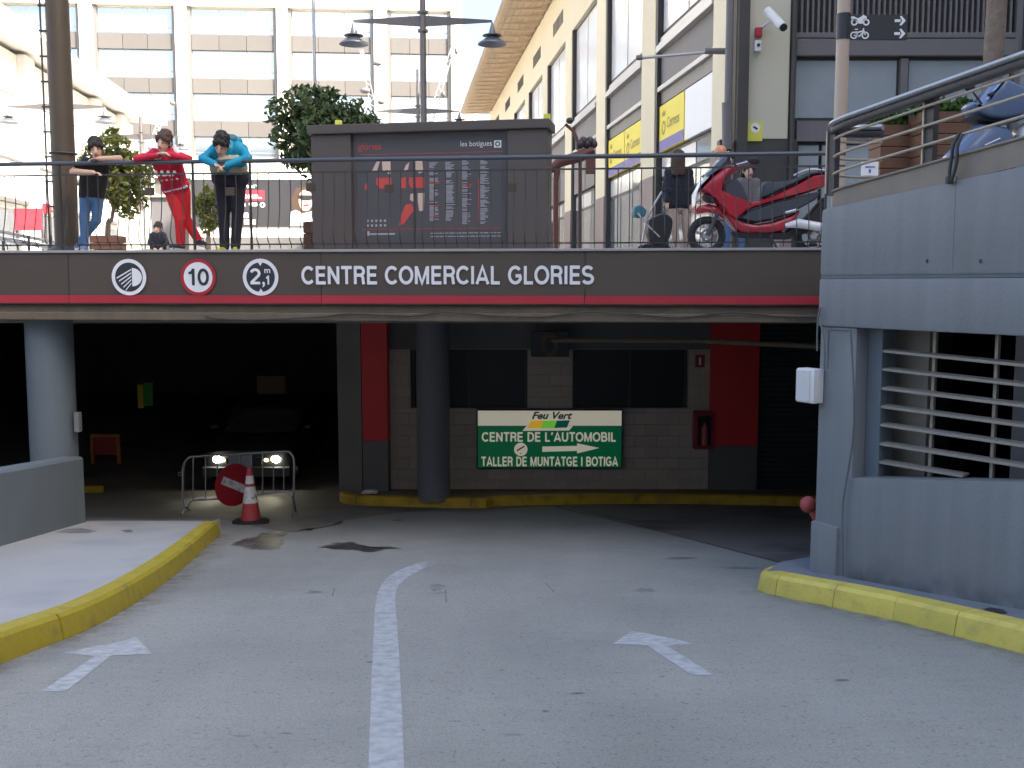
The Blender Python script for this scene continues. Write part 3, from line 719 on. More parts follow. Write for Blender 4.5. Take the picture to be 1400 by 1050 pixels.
# pipe below the ceiling, right
mb = MB(); mb.tube([atY(755, 465, 15.2), atY(960, 466, 14.2), atY(1125, 474, 13.2)], .035, 10)
build('ceiling_pipe', mb, m_['concrete_beam'], label='thin brownish pipe running under the ceiling at the right', cat='pipe', smooth=60)

# ================================================================== BALCONY RAILING
t = thing('balcony_railing', 'dark metal balcony railing with bowed balusters above the entrance', 'railing', F.pt(F.u(560, 345), -.06, PLZ+.017))
NR = -.06; zd = PLZ+.017
mb = MB(); mb.tube([F.pt(u_, NR, PLZ+1.10) for u_ in np.linspace(-5, uR+.3, 30)], .027, 10); build('top_rail', mb, m_['rail_steel'], t, smooth=60)
mb = MB(); mb.pbox(F, -5, uR+.3, NR-.006, NR+.012, PLZ+.945, PLZ+.965); build('middle_rail', mb, m_['black_iron'], t)
mb = MB(); mb.pbox(F, -5, uR+.3, NR-.006, NR+.012, PLZ+.075, PLZ+.093); build('bottom_rail', mb, m_['black_iron'], t)
ang = math.atan2(F.d.y, F.d.x)
bal = MB().tube(smooth_path([(0,0,.965),(0,0,.7),(0,-.015,.48),(0,-.075,.24),(0,-.07,.14),(0,-.01,.08),(0,0,.03)], 4), .0062, 6).mesh('baluster', [m_['black_iron']], (0,0,0), 0, 60)
posts = [F.u(p) for p in (-110, 82, 264, 342, 566, 793, 1128)]
uu = -4.9
while uu < uR+.28:
    if min(abs(uu-p) for p in posts) > .05: place('baluster', bal, t, F.pt(uu, NR, PLZ), (0, 0, ang))
    uu += .138
for p in posts:
    mb = MB(); mb.pbox(F, p-.011, p+.011, NR-.018, NR+.018, zd, PLZ+1.09); build('post', mb, m_['rail_dark'] if p != posts[5] else m_['post_brown'], t)
for px, py in ((205, 262), (315, 262), (532, 258), (425, 256), (700, 256)):
    u, z = F.hit(px, py, NR); mb = MB(); mb.pbox(F, u-.055, u+.055, NR-.012, NR+.02, z-.05, z+.05); build('plate', mb, m_['post_brown'], t, bevel=.004)

# ================================================================== GREY WALL ON THE RIGHT
gz = lambda px, py: G.z(px, py)
gw = thing('ramp_side_wall', 'grey painted concrete wall with louvred opening at right of ramp', 'wall', G.pt(1, 0, -1.0))
TOP = lambda u: 2.25+.145*min(u, 5); zg = 1.655; zl = 1.225; LE = 7.6
mb = MB(); mb.pbox(G, 0, LE, -.35, 0, zg+.012, TOP(0), z2=zg+.012, z3=TOP(5)); build('upper_band', mb, m_['grey_paint'], gw, bevel=.035, smooth=40)
mb = MB(); mb.pbox(G, .006, LE, -.35, -.014, zg-.01, zg+.03); build('groove', mb, m_['grey_paint_dark'], gw)
mb = MB(); mb.pbox(G, 0, LE, -.35, 0, zl, zg-.012); build('lower_band', mb, m_['grey_paint'], gw, bevel=.02, smooth=40)
up = G.u(1165, 560); uo = G.u(1200, 560, -.3)
# pier with slanted foot of the band
mb = MB(); mb.pbox(G, .01, up, -.34, -.025, -1.9, zl-.002); build('pier', mb, m_['grey_paint'], gw, bevel=.015, smooth=40)
mb = MB(); mb.pbox(G, -.012, up-.12, -.30, .012, -1.9, gz(1128, 716)); build('plinth', mb, m_['grey_paint'], gw, bevel=.03, smooth=40)
mb = MB(); mb.pbox(G, up+.002, G.u(1202, 560, -.15), -.34, -.16, -1.9, zl-.004); build('reveal', mb, m_['grey_paint_dark'], gw, bevel=.01)  # darker grey here paints in the shade on the reveal
zpL, zpR = gz(1170, 656), gz(1400, 660); sl_ = (zpR-zpL)/(G.u(1400, 660)-up)
mb = MB(); mb.pbox(G, up-.03, LE, -.28, -.012, -1.9, zpL, z2=-1.9, z3=zpL+sl_*(LE-up)); build('parapet', mb, m_['grey_paint'], gw, bevel=.02, smooth=40)
# louvres
lo0 = up+.35; mats_ = m_['rail_bar']
sls = [(480, 506), (506, 531), (530, 555), (556, 581), (582, 607), (607, 631), (630, 656)]
for k, y0 in enumerate((479, 504, 530, 555, 580, 606, 631)):
    z0 = G.z(1203, y0, -.2); z1 = G.z(1400, y0+20+k*2.2, -.2); uA = G.u(1203, y0, -.2); uB = G.u(1400, y0+20, -.2)
    s_ = (z1-z0)/(uB-uA)
    if k == 6: uend = uA+.85
    else: uend = LE-.3
    mb = MB()
    mb.hexa([G.pt(uA, -.25, z0+.006), G.pt(uend, -.25, z0+.006+s_*(uend-uA)), G.pt(uend, -.17, z0-.012+s_*(uend-uA)), G.pt(uA, -.17, z0-.012),
             G.pt(uA, -.25, z0+.020), G.pt(uend, -.25, z0+.020+s_*(uend-uA)), G.pt(uend, -.17, z0+.010+s_*(uend-uA)), G.pt(uA, -.17, z0+.010)])
    build('louvre_slat', mb, m_['louvre'], gw)
for px in (1272, 1357, 1440, 1560):
    u = G.u(px, 540, -.24); mb = MB(); mb.pbox(G, u-.014, u+.014, -.29, -.262, -.1, zl-.004); build('louvre_post', mb, m_['louvre'], gw)
u = G.u(1204, 540, -.24); mb = MB(); mb.pbox(G, u-.02, u+.02, -.29, -.235, -.1, zl-.004); build('louvre_post', mb, m_['rail_bar'], gw)
mb = MB(); mb.pbox(G, G.u(1207, 540, -.5), G.u(1268, 540, -.5), -.54, -.50, -.4, zl); build('inner_panel', mb, m_['louvre'], gw)
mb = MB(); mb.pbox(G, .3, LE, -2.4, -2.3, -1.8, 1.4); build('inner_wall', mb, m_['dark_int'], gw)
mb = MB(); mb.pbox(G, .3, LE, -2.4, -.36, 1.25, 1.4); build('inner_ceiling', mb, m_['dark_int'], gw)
for px in (1268, 1341):
    u, z = G.hit(px, 357); mb = MB(); mb.pbox(G, u-.006, u+.006, -.005, .012, z-.014, z+.014); build('bolt', mb, m_['drain'], gw)
for px in (1305,):
    u = G.u(px, 300); mb = MB(); mb.pbox(G, u-.003, u+.003, -.01, .0012, zg+.05, TOP(u)-.04); build('joint', mb, m_['grey_paint_dark'], gw)
# grime at the foot of the wall
uu_ = np.linspace(up, 5, 24); V = []; A = []
for u in uu_:
    b_ = G.pt(u, -.0095, 0); zb_ = road_z(b_.y)+KR
    for dz, a in ((-.01, 1), (.07, .6), (.2+.06*math.sin(u*9), 0)): V.append(G.pt(u, -.0095, zb_+dz)); A.append(a)
mb = MB(); mb.add(V, [(3*i+j, 3*i+j+3, 3*i+j+4, 3*i+j+1) for i in range(len(uu_)-1) for j in range(2)]); o_ = build('foot_grime', mb, m_['grime'], gw); at_ = o_.data.attributes.new('a', 'FLOAT', 'POINT'); at_.data.foreach_set('value', A)
# junction box and conduits
jb = thing('junction_box', 'white electrical box with conduits on the grey wall edge', 'electrical box', G.pt(0, .06, G.z(1120, 550)))
z0, z1 = G.z(1120, 551), G.z(1120, 504); mb = MB(); mb.pbox(G, -.14, .075, -.02, .10, z0, z1); build('box', mb, m_['box_white'], jb, bevel=.012, smooth=40)
mb = MB(); mb.pbox(G, -.135, .03, .101, .112, z0+.012, z1-.012); build('cover', mb, m_['box_white'], jb, bevel=.006)
def gp(px, py, n=.012): u, z = G.hit(px, py, n); return G.pt(u, n, z)
cond = [[(1127,505),(1127,470),(1122,443)], [(1131,505),(1133,462),(1135,452),(1158,452),(1163,458),(1167,540),(1166,600),(1160,640),(1154,675),(1152,700),(1152,786)], [(1117,480),(1118,440),(1122,420)]]
for c_ in cond:
    mb = MB(); mb.tube(smooth_path([gp(*p, .03) for p in c_], 4), .0085, 6); build('conduit', mb, m_['conduit'], jb, smooth=60)
mb = MB(); p0 = atY(1121, 716, 10.2); p1 = atY(1107, 691, 10.2); mb.tube([p0, p1], .045, 14); mb.ell(p1+vec(-.015, 0, .01), (.085, .085, .085))
mb.tube([p0, vec(p0.x+.05, 10.2, road_z(10.2))], .045, 12)
build('standpipe', mb, m_['hydrant_red'], label='short red angled standpipe peeping from behind the grey wall', cat='pipe', smooth=50)

# railing on the grey wall
rl = thing('curved_railing', 'curved steel railing with broad silver handrail on the grey wall', 'railing', G.pt(1, -.1, TOP(1)))
RZ = lambda u: 2.985+.125*min(u, 5)
def rpath(dz): 
    pts = [G.pt(.22, -.48, RZ(0)+dz-.02), G.pt(.06, -.38, RZ(0)+dz-.01), G.pt(-.02, -.22, RZ(0)+dz), G.pt(.04, -.09, RZ(0)+dz), G.pt(.2, -.045, RZ(.2)+dz), G.pt(.45, -.04, RZ(.45)+dz)]
    return smooth_path(pts, 5)+[G.pt(u, -.04, RZ(u)+dz) for u in (1, 2, 3, 4, 5, 6, 7)]
def flat_rail(path, wd, ht, m):
    mb = MB(); V = []; n = len(path)
    for i in range(n):
        tdir = (path[min(i+1, n-1)]-path[max(i-1, 0)]); s_ = Vector((-tdir.y, tdir.x, 0)).normalized()
        for a, b in ((-wd, -ht*.3), (-wd*.8, ht*.6), (0, ht), (wd*.8, ht*.6), (wd, -ht*.3), (wd*.7, -ht), (-wd*.7, -ht)): V.append(path[i]+s_*a+vec(0, 0, b))
    K = 7
    mb.add(V, [(i*K+j, i*K+(j+1) % K, (i+1)*K+(j+1) % K, (i+1)*K+j) for i in range(n-1) for j in range(K)]+[list(range(K)), [(n-1)*K+j for j in range(K)][::-1]])
    return mb
build('handrail', flat_rail(rpath(0), .055, .024, None), m_['rail_bright'], rl, smooth=50)
build('rail_underside', flat_rail([p+vec(0,0,-.058) for p in rpath(0)], .04, .033, None), m_['rail_dark'], rl, smooth=50)
for dz in (-.135, -.285, -.435):
    mb = MB(); mb.tube(rpath(dz), .0125, 8); build('rail_bar', mb, m_['rail_bar'], rl, smooth=60)
mb = MB(); pa = rpath(-.66); V = []
for p in pa: V += [p+vec(0,0,-.12), p+vec(0,0,.075)]
mb.add(V, [(2*i, 2*i+1, 2*i+3, 2*i+2) for i in range(len(V)//2-1)]); 
build('base_plate', mb, m_['rail_plate'], rl, smooth=40)
build('plate_edge', flat_rail([p+vec(0,0,.075) for p in pa], .02, .012, None), m_['rail_plate'], rl, smooth=40)
for px in (1140, 1272, 1470):
    u = G.u(px, 200, -.1); mb = MB(); mb.pbox(G, u-.035, u+.045, -.13, -.07, RZ(u)-.62, RZ(u)-.06); build('post', mb, m_['rail_dark'], rl)
    mb = MB(); mb.pbox(G, u-.05, u-.036, -.11, -.055, RZ(u)-.6, RZ(u)-.06); build('post_flange', mb, m_['rail_bar'], rl)
lk = thing('bike_lock', 'dark cable lock looped over the lowest bar of the curved railing', 'lock', G.pt(G.u(1300, 240), 0, 2.3))
mb = MB(); L_ = [(1312,182),(1304,196),(1301,215),(1298,235),(1299,247),(1303,240),(1308,220),(1309,200),(1316,184)]
mb.tube(smooth_path([gp(x, y, .03 if 185 < y else -.02) for x, y in L_], 5), .014, 8); build('cable', mb, m_['lock_cable'], lk, smooth=60)
mb = MB(); p = gp(1298, 246, .03); mb.box(p.x-.025, p.x+.025, p.y-.025, p.y+.025, p.z-.03, p.z+.03); build('lock_body', mb, m_['lock_cable'], lk, bevel=.01)
# ================================================================== RIGHT WING
RW = Pl((4.26, 20.0), (4.26-.113*50.6, 70.6), flip=True)
def ry(Y): return (Y-20)/RW.d.y          # u at world depth Y
HE = 13.1
bw = thing('arcade_building', 'long cream building with deep eaves and yellow shop signs at right', 'building', RW.pt(20, -3, PLZ))
Ln = ry(70.6); pitch = 6.1; pw = 1.4
mb = MB(); mb.pbox(RW, 1.5, Ln, -12, -.22, PLZ, HE-.3); build('wall', mb, m_['frame_grey'], bw)
mb = MB(); mb.pbox(RW, 0, Ln, -.21, .0, 10.75, HE); build('frieze', mb, m_['cream'], bw)
eave = MB(); ov = 1.95
eave.hexa([RW.pt(-.5, ov, HE-.05), RW.pt(Ln+.6, ov, HE-.05), RW.pt(Ln+.6, -12, HE+1.2), RW.pt(-.5, -12, HE+1.2), RW.pt(-.5, ov, HE+.12), RW.pt(Ln+.6, ov, HE+.12), RW.pt(Ln+.6, -12, HE+3.5), RW.pt(-.5, -12, HE+3.5)])
rf = build('roof', eave, m_['soffit_wood'], bw)
# soffit boards, one by one
nb = 7
for i in range(nb):
    n0_, n1_ = .03+(ov-.08)*i/nb, .03+(ov-.08)*(i+1)/nb-.03
    mb = MB(); sl2 = 1.25/(12+ov); zf = lambda n: HE-.05+(ov-n)*sl2*.9-.035
    mb.hexa([RW.pt(-.4, n1_, zf(n1_)), RW.pt(Ln+.5, n1_, zf(n1_)), RW.pt(Ln+.5, n0_, zf(n0_)), RW.pt(-.4, n0_, zf(n0_)), RW.pt(-.4, n1_, zf(n1_)+.03), RW.pt(Ln+.5, n1_, zf(n1_)+.03), RW.pt(Ln+.5, n0_, zf(n0_)+.03), RW.pt(-.4, n0_, zf(n0_)+.03)])
    build('soffit_board', mb, m_['soffit_wood'], rf)
q = MB().box(-.05, .05, -(ov-.1), 0, -.07, 0).mesh('rafter', [m_['soffit_wood']])
angw = math.atan2(RW.n.x, -RW.n.y)
u = .5
while u < Ln:
    place('rafter', q, rf, RW.pt(u, .02, HE-.02), (0, 0, angw)); u += 1.2
mb = MB(); mb.tube([RW.pt(-.5, ov+.03, HE+.06), RW.pt(Ln+.6, ov+.03, HE+.06)], .07, 8); build('gutter', mb, m_['alu_trim'], bw, smooth=60)
k = 0; Y0 = 20.0; signs = []
while True:
    a = ry(Y0+k*pitch)
    if a > Ln-1: break
    b = a+pw
    mb = MB(); mb.pbox(RW, a, b, -.21, .02, 4.3, 10.752); build('pilaster', mb, m_['cream'], bw, bevel=.01)
    mb = MB(); mb.pbox(RW, a-.16, a-.004, -.21, .0, 2.01, 10.74); build('jamb', mb, m_['frame_dark'], bw)
    mb = MB(); mb.pbox(RW, a-.003, b+.02, -.21, .04, PLZ, 4.297); build('pilaster_base', mb, m_['stone_base'], bw, bevel=.02)
    c, d = b+.06, min(a+ry(20+pitch)-.06, Ln)
    w_ = thing_w = build('window', MB().pbox(RW, b, d-.11, -.20, -.15, 7.62, 10.74), m_['frame_dark'], bw)
    d -= .12; hw = (d-c)/2
    for j in range(2):
        mb = MB(); mb.pbox(RW, c+.05+j*hw, c+(j+1)*hw-.05, -.149, -.13, 7.75, 10.66); build('pane', m_ and mb, m_['glass_blind'], w_)
    mb = MB(); mb.pbox(RW, b+.003, d, -.19, -.06, 7.50, 7.615); mb.pbox(RW, b+.003, d, -.19, .06, 7.24, 7.40); mb.pbox(RW, b+.003, d, -.19, -.02, 7.405, 7.495); build('sill', mb, m_['alu_trim'], bw, bevel=.02)
    mb = MB(); mb.pbox(RW, b+.003, d, -.19, -.10, 6.42, 7.235); build('spandrel_panel', mb, m_['panel_grey'], bw)
    mb = MB(); mb.pbox(RW, b+.003, d, -.19, .0, 6.30, 6.415); build('canopy_strip', mb, m_['alu_trim'], bw, bevel=.02)
    mb = MB(); mb.pbox(RW, b+.003, d, -.19, -.10, 6.0, 6.295); build('lintel_panel', mb, m_['frame_grey'], bw)
    # shop front
    sf = build('shop_front', MB().pbox(RW, b+.003, d, -.205, -.16, PLZ, 4.8), m_['frame_dark'], bw)
    for j in range(3):
        g0 = c+.06+j*(d-c)/3; mb = MB(); mb.pbox(RW, g0, g0+(d-c)/3-.1, -.159, -.14, PLZ+.25, 4.15); build('pane', mb, m_['glass_shop'], sf)
        mb = MB(); mb.pbox(RW, g0, g0+(d-c)/3-.1, -.159, -.14, 4.25, 4.72); build('pane', mb, m_['glass_blind'] if j else m_['glass_shop'], sf)
    for j in range(2):
        g0 = c+.04+j*hw; g1 = c+(j+1)*hw-.04
        yel = (k == 0 and j == 1) or k == 1
        ss = build('shop_sign', MB().pbox(RW, g0, g1, -.19, -.06, 4.83, 5.95), m_['sign_yellow'] if yel else (m_['sign_white'] if k == 0 else m_['panel_grey']), bw, bevel=.01)
        if yel:
            mb = MB(); mb.pbox(RW, g0+.01, g1-.01, -.058, -.054, 4.84, 5.10); build('blue_band', mb, m_['sign_blue'], ss)
            tx = text_mb('Correos', RW, g1-.75, 5.32, g0+.35, 5.58, -.052, .01); build('lettering', tx, m_['sign_olive'], ss)
            eu = g1-.42; mb = MB(); mb.pquad(RW, [(eu-.12, 5.66), (eu+.12, 5.66), (eu+.16, 5.8), (eu+.06, 5.72), (eu, 5.82), (eu-.06, 5.72), (eu-.16, 5.8)], -.052); build('emblem', mb, m_['sign_olive'], ss)
            build('emblem', disc(RW, eu, 5.38, .17, -.052, .11), m_['sign_olive'], ss)
    for s_ in range(8):
        us = a+pw*.5+1.4+s_*.32; mb = MB(); mb.pbox(RW, us, us+.14, .004, .02, 11.55, 12.05); build('vent_slot', mb, m_['frame_dark'], bw)
    k += 1
# front end of the right wing, facing the ramp
FR = Pl((4.26, 20.0), (24, 20.0))
fu = lambda px, py=150: FR.u(px, py); fzz = lambda py: FR.z(1100, py)
fb_ = thing('corner_shop', 'dark framed shop front with cream corner pier behind the motorbikes', 'building', FR.pt(6, -2, PLZ))
mb = MB(); mb.pbox(FR, .1, 13, -6, -.3, PLZ, HE+1); build('wall', mb, m_['frame_dark'], fb_)
z19 = fzz(190)
mb = MB(); mb.pbox(FR, fu(1000), fu(1078), -.3, .0, z19, HE+1); build('corner_pier', mb, m_['cream_shade'], fb_, bevel=.02)
mb = MB(); mb.pbox(FR, fu(985), fu(1092), -.3, -.02, PLZ, z19-.003); build('pier_base', mb, m_['frame_dark'], fb_, bevel=.02)
mb = MB(); mb.tube([FR.pt(fu(994), .10, 5.0), FR.pt(fu(994), .10, HE)], .075, 12); mb.tube([FR.pt(fu(994), .10, fzz(205)), FR.pt(fu(992), .12, 5.02)], .10, 12); build('downpipe', mb, m_['panel_grey'], fb_, smooth=60)
mb = MB(); mb.tube([FR.pt(fu(1083), .02, PLZ), FR.pt(fu(1083), .02, HE)], .05, 8); build('downpipe', mb, m_['frame_dark'], fb_, smooth=60)
# louvred band above
q = MB().box(-.02, .02, -.06, 0, 0, 2.6).mesh('louvre_slat', [m_['panel_grey']])
u = fu(1096)
while u < fu(1388): place('louvre_slat', q, fb_, FR.pt(u, -.2, fzz(42))); u += .105
mb = MB(); mb.pbox(FR, fu(1088), fu(1390), -.29, -.05, fzz(75), fzz(52)); mb.pbox(FR, fu(1088), fu(1390), -.29, -.12, fzz(49.5), fzz(42)); build('transom', mb, m_['frame_grey'] if False else m_['panel_grey'], fb_, bevel=.01)
for a, b, y0, y1, mt in ((1091, 1229, 159, 80, 'glass_shop'), (1246, 1384, 190, 80, 'glass_blind'), (1097, 1125, 330, 197, 'glass_shop'), (1130, 1222, 330, 197, 'glass_shop'), (1250, 1384, 330, 200, 'glass_shop'), (1395, 1560, 330, 80, 'glass_shop')):
    ww = build('window', MB().pbox(FR, fu(a)-.05, fu(b)+.05, -.298, -.22, max(PLZ, fzz(y1)if y0<y1 else fzz(y0))-.05, fzz(min(y0, y1))+.05), m_['frame_dark'], fb_)
    mb = MB(); mb.pbox(FR, fu(a), fu(b), -.218, -.20, max(PLZ+.05, fzz(max(y0, y1))), fzz(min(y0, y1))); build('pane', mb, m_['glass_front'], ww)
mb = MB(); mb.pbox(FR, fu(1229)+.05, fu(1246)-.05, -.29, -.1, PLZ, fzz(78)); build('mullion', mb, m_['panel_grey'], fb_)
mb = MB(); mb.pbox(FR, fu(1388), fu(1396), -.29, -.1, PLZ, HE); build('mullion', mb, m_['panel_grey'], fb_)
mb = MB(); mb.pbox(FR, fu(1092), fu(1228), -.29, -.1, fzz(192), fzz(164)); build('transom', mb, m_['panel_grey'], fb_)
# camera, alarm, notice on the pier
cc = thing('security_camera', 'white security camera on the cream corner pier', 'camera', FR.pt(fu(1045), .1, fzz(60)))
mb = MB(); mb.tube([FR.pt(fu(1041), .28, fzz(20)), FR.pt(fu(1056), .62, fzz(48))], .085, 12); build('body', mb, m_['box_white'], cc, smooth=40)
mb = MB(); mb.tube([FR.pt(fu(1036), .0, fzz(40)), FR.pt(fu(1046), .35, fzz(34))], .03, 8); build('bracket', mb, m_['box_white'], cc)
mb = MB(); mb.lathe([(.07, 0), (.07, .03)], FR.pt(fu(1056.5), .63, fzz(48.5)), ax=(.3, -1, -.8), seg=14); build('lens', mb, m_['scooter_black'], cc)
al = thing('alarm_box', 'small white alarm box with red beacon under the security camera', 'alarm', FR.pt(fu(1033), .05, fzz(72)))
mb = MB(); mb.pbox(FR, fu(1028), fu(1037), .002, .14, fzz(72), fzz(57)); build('box', mb, m_['box_white'], al, bevel=.02)
mb = MB(); mb.pbox(FR, fu(1029), fu(1038), .002, .12, fzz(52), fzz(39)); build('beacon', mb, m_['poster_red'], al, bevel=.02)
mb = MB(); mb.lathe([(.03, 0), (.03, .02)], FR.pt(fu(1032.5), .141, fzz(64)), ax=(0,-1,0), seg=12); build('speaker', mb, m_['scooter_black'], al)
nn = thing('notice', 'small yellow and white notice low on the cream corner pier', 'notice', FR.pt(fu(1033), .01, fzz(194)))
mb = MB(); mb.pbox(FR, fu(1023), fu(1043), .002, .012, fzz(193), fzz(167)); build('board', mb, m_['notice_yellow'], nn)
build('roundel', disc(FR, fu(1033), fzz(175), .09, .015), m_['sign_white'], nn)
mb = MB(); mb.pquad(FR, [(fu(1029), fzz(174)), (fu(1032), fzz(172.5)), (fu(1037), fzz(176)), (fu(1035), fzz(178))], .018); build('symbol', mb, m_['dark_vinyl'], nn)
br = thing('wall_bracket', 'thin metal stay bar reaching across the arcade wall', 'bracket', RW.pt(ry(20.6), .1, 6.5))
p0 = RW.pt(ry(20.5), .1, RW.z(985, 77)); p1 = atY(878, 79, 20.6); mb = MB(); mb.tube([p0, p1], .03, 8); build('bar', mb, m_['alu_trim'], br, smooth=60)
mb = MB(); mb.tube([p0+vec(.05, 0, 0), p0+vec(-.35, 0, 0)], .06, 8); build('socket', mb, m_['panel_grey'], br, smooth=60)
mb = MB(); mb.lathe([(.05, 0), (.05, .12)], p1, ax=(-1,0,0), seg=10); build('end_cap', mb, m_['frame_grey'], br)

# ================================================================== LEFT WING
x47 = -23.7
LW = Pl((x47+.113*25.5, 22), (x47-.113*27.5, 75))
lw = thing('arcade_building', 'sunlit white building with eaves along the left of the plaza', 'building', LW.pt(25, -3, PLZ))
mb = MB(); mb.pbox(LW, 0, LW.L, -12, -.4, PLZ, HE-.2); build('wall', mb, m_['white_wall'], lw)
mb = MB(); mb.hexa([LW.pt(-1, 1.9, HE-.1), LW.pt(LW.L+.5, 1.9, HE-.1), LW.pt(LW.L+.5, -12, HE+1), LW.pt(-1, -12, HE+1), LW.pt(-1, 1.9, HE+.2), LW.pt(LW.L+.5, 1.9, HE+.2), LW.pt(LW.L+.5, -12, HE+3), LW.pt(-1, -12, HE+3)]); build('roof', mb, m_['white_wall'], lw)
k = 0
while k*pitch+pw < LW.L:
    a = k*pitch; mb = MB(); mb.pbox(LW, a, a+pw, -.4, .0, PLZ, HE-.15); build('pilaster', mb, m_['white_wall'], lw, bevel=.02)
    if a+pitch < LW.L:
        ww = build('window', MB().pbox(LW, a+pw+.05, a+pitch-.05, -.396, -.3, 7.6, 10.8), m_['spandrel'], lw)
        for j in range(2):
            hw = (pitch-pw-.2)/2; mb = MB(); mb.pbox(LW, a+pw+.1+j*hw, a+pw+.1+(j+1)*hw-.06, -.298, -.28, 7.7, 10.7); build('pane', mb, m_['glass_blind'], ww)
        ww = build('shop_front', MB().pbox(LW, a+pw+.05, a+pitch-.05, -.396, -.3, PLZ, 5.2), m_['spandrel'], lw)
        for j in range(2):
            mb = MB(); mb.pbox(LW, a+pw+.1+j*hw, a+pw+.1+(j+1)*hw-.06, -.298, -.28, PLZ+.1, 5.1); build('pane', mb, m_['glass_sky'], ww)
        mb = MB(); mb.pbox(LW, a+pw+.05, a+pitch-.05, -.39, -.05, 5.5, 5.7); build('canopy_strip', mb, m_['spandrel'], lw)
    k += 1

# ================================================================== BACK BUILDING
K = Pl(atY(-90, 200, 87.5).xy, atY(633, 200, 91).xy)
kb = thing('office_building', 'pale office block with large window grid closing the plaza', 'building', K.pt(20, -4, PLZ))
kz = lambda py: K.z(320, py); ku = lambda px: K.u(px, 120)
HT = kz(-190)
mb = MB(); mb.pbox(K, 0, K.L, -14, -.5, PLZ, HT); build('wall', mb, m_['cream_white'], kb)
rows = [(12, 47), (69, 107), (128, 165), (187, 214)]; bays = [(0, 112), (130, 242), (258, 380), (395, 512), (530, 617)]
mb = MB(); mb.pbox(K, 0, K.L, -.49, .25, kz(9.5), HT+.4); build('attic', mb, m_['cream_white'], kb)
mb = MB(); mb.pbox(K, 0, K.L, -.49, .25, kz(244), kz(217)); build('band', mb, m_['cream_white'], kb)
mb = MB(); mb.pbox(K, 0, K.L, -.49, -.2, PLZ, kz(245)); build('ground_floor', mb, m_['spandrel'], kb)
ed = [ku(b) for q in bays for b in q]
pil = [(0, ku(0))]+[(ku(bays[i][1]), ku(bays[i+1][0])) for i in range(4)]+[(ku(617), K.L)]
for a, b in pil:
    if b-a > .05: mb = MB(); mb.pbox(K, a, b, -.49, .2, kz(217)+.003, kz(9.5)-.003); build('pilaster', mb, m_['cream_white'], kb)
def win(u0, u1, z0, z1):
    ww = build('window', MB().pbox(K, u0, u1, -.49, -.38, z0, z1), m_['alu_trim'], kb); hw = (u1-u0)/3; ztr = z0+(z1-z0)*.22
    for j in range(3):
        a, b = u0+.06+j*hw, u0+(j+1)*hw-.06
        build('pane', MB().pbox(K, a, b, -.37, -.35, ztr+.05, z1-.06), m_['glass_sky'], ww)
        build('pane', MB().pbox(K, a, b, -.37, -.35, z0+.06, ztr-.05), m_['glass_sky'], ww)
for bx0, bx1 in bays:
    u0, u1 = ku(bx0), ku(bx1)
    for (y0, y1) in rows: win(u0+.3, u1-.3, kz(y1), kz(y0))
    for y0, y1 in ((47.5, 68.5), (107.5, 127.5), (165.5, 186.5)):
        hw = (u1-u0-.6)/3
        for j in range(3): build('spandrel_panel', MB().pbox(K, u0+.3+j*hw+.02, u0+.3+(j+1)*hw-.02, -.45, -.15, kz(y1), kz(y0)), m_['spandrel'], kb)
    for a in (u0, u1-.29): build('jamb', MB().pbox(K, a, a+.29, -.48, -.05, kz(216.5), kz(10)), m_['frame_grey'], kb)
# rows above the frame
for bx0, bx1 in bays:
    u0, u1 = ku(bx0), ku(bx1)
# brick block far behind, corner of the roof line
mb = MB(); p = atY(634, 105, 160); q = atY(648, 68, 160); mb.box(p.x-2, q.x, 160, 172, PLZ, q.z); 
fbk = thing('far_block', 'reddish brick block far behind the office building', 'building', vec(p.x, 160, PLZ)); build('wall', mb, m_['brick_red'], fbk)
mb = MB(); mb.box(p.x-2, q.x-.7, 161, 172, q.z, q.z+3); build('stair_tower', mb, m_['brick_red'], fbk)
# tall block to the right of the ramp (out of frame) added to shade it
tw = thing('shade_block', 'tall plain unseen block added right of the ramp to shade it', 'building', (23, -4, PLZ))
mb = MB(); mb.box(16.2, 32, -32, 19.4, PLZ, PLZ+24); build('wall', mb, m_['blocker_wall'], tw)
for k in range(5):
    for j in range(8): mb = MB(); mb.box(16.15, 16.19, -30+j*6, -26+j*6, PLZ+2+k*4.4, PLZ+4.6+k*4.4); build('window', mb, m_['glass_shop'], tw)

# unseen block added behind the viewer to cut low sky light into the garage
sb_ = thing('sky_blocker', 'long unseen block added behind the ramp to cut low sky light', 'building', (-14, -42, PLZ))
mb = MB(); mb.box(-60, 16, -52, -34, PLZ, PLZ+27); build('wall', mb, m_['blocker_wall'], sb_)
for k in range(6):
    for j in range(12): mb = MB(); mb.box(-56+j*6, -53+j*6, -33.99, -33.95, PLZ+2+k*4.2, PLZ+4.6+k*4.2); build('window', mb, m_['glass_shop'], sb_)

# ================================================================== KIOSK
KP = Pl(atY(427, 300, 14.6).xy, atY(747, 300, 14.0).xy)
ki = thing('directory_kiosk', 'broad dark brown directory board listing shops behind the railing', 'sign', KP.pt(KP.L/2, -.25, PLZ))
kzz = lambda py: KP.z(590, py); kuu = lambda px: KP.u(px, 250)
mb = MB(); mb.pbox(KP, 0, kuu(480), -.5, 0, PLZ, kzz(180)); build('side_panel', mb, m_['kiosk'], ki, bevel=.012)
mb = MB(); mb.pbox(KP, kuu(694), KP.L, -.5, 0, PLZ, kzz(180)); build('side_panel', mb, m_['kiosk'], ki, bevel=.012)
mb = MB(); mb.pbox(KP, -.04, KP.L+.04, -.55, .05, kzz(180)+.003, kzz(167)); build('cornice', mb, m_['kiosk'], ki, bevel=.012)
mb = MB(); mb.pbox(KP, kuu(480)+.003, kuu(694)-.003, -.5, -.08, PLZ, kzz(180)); bd = build('board', mb, m_['kiosk_panel'], ki)
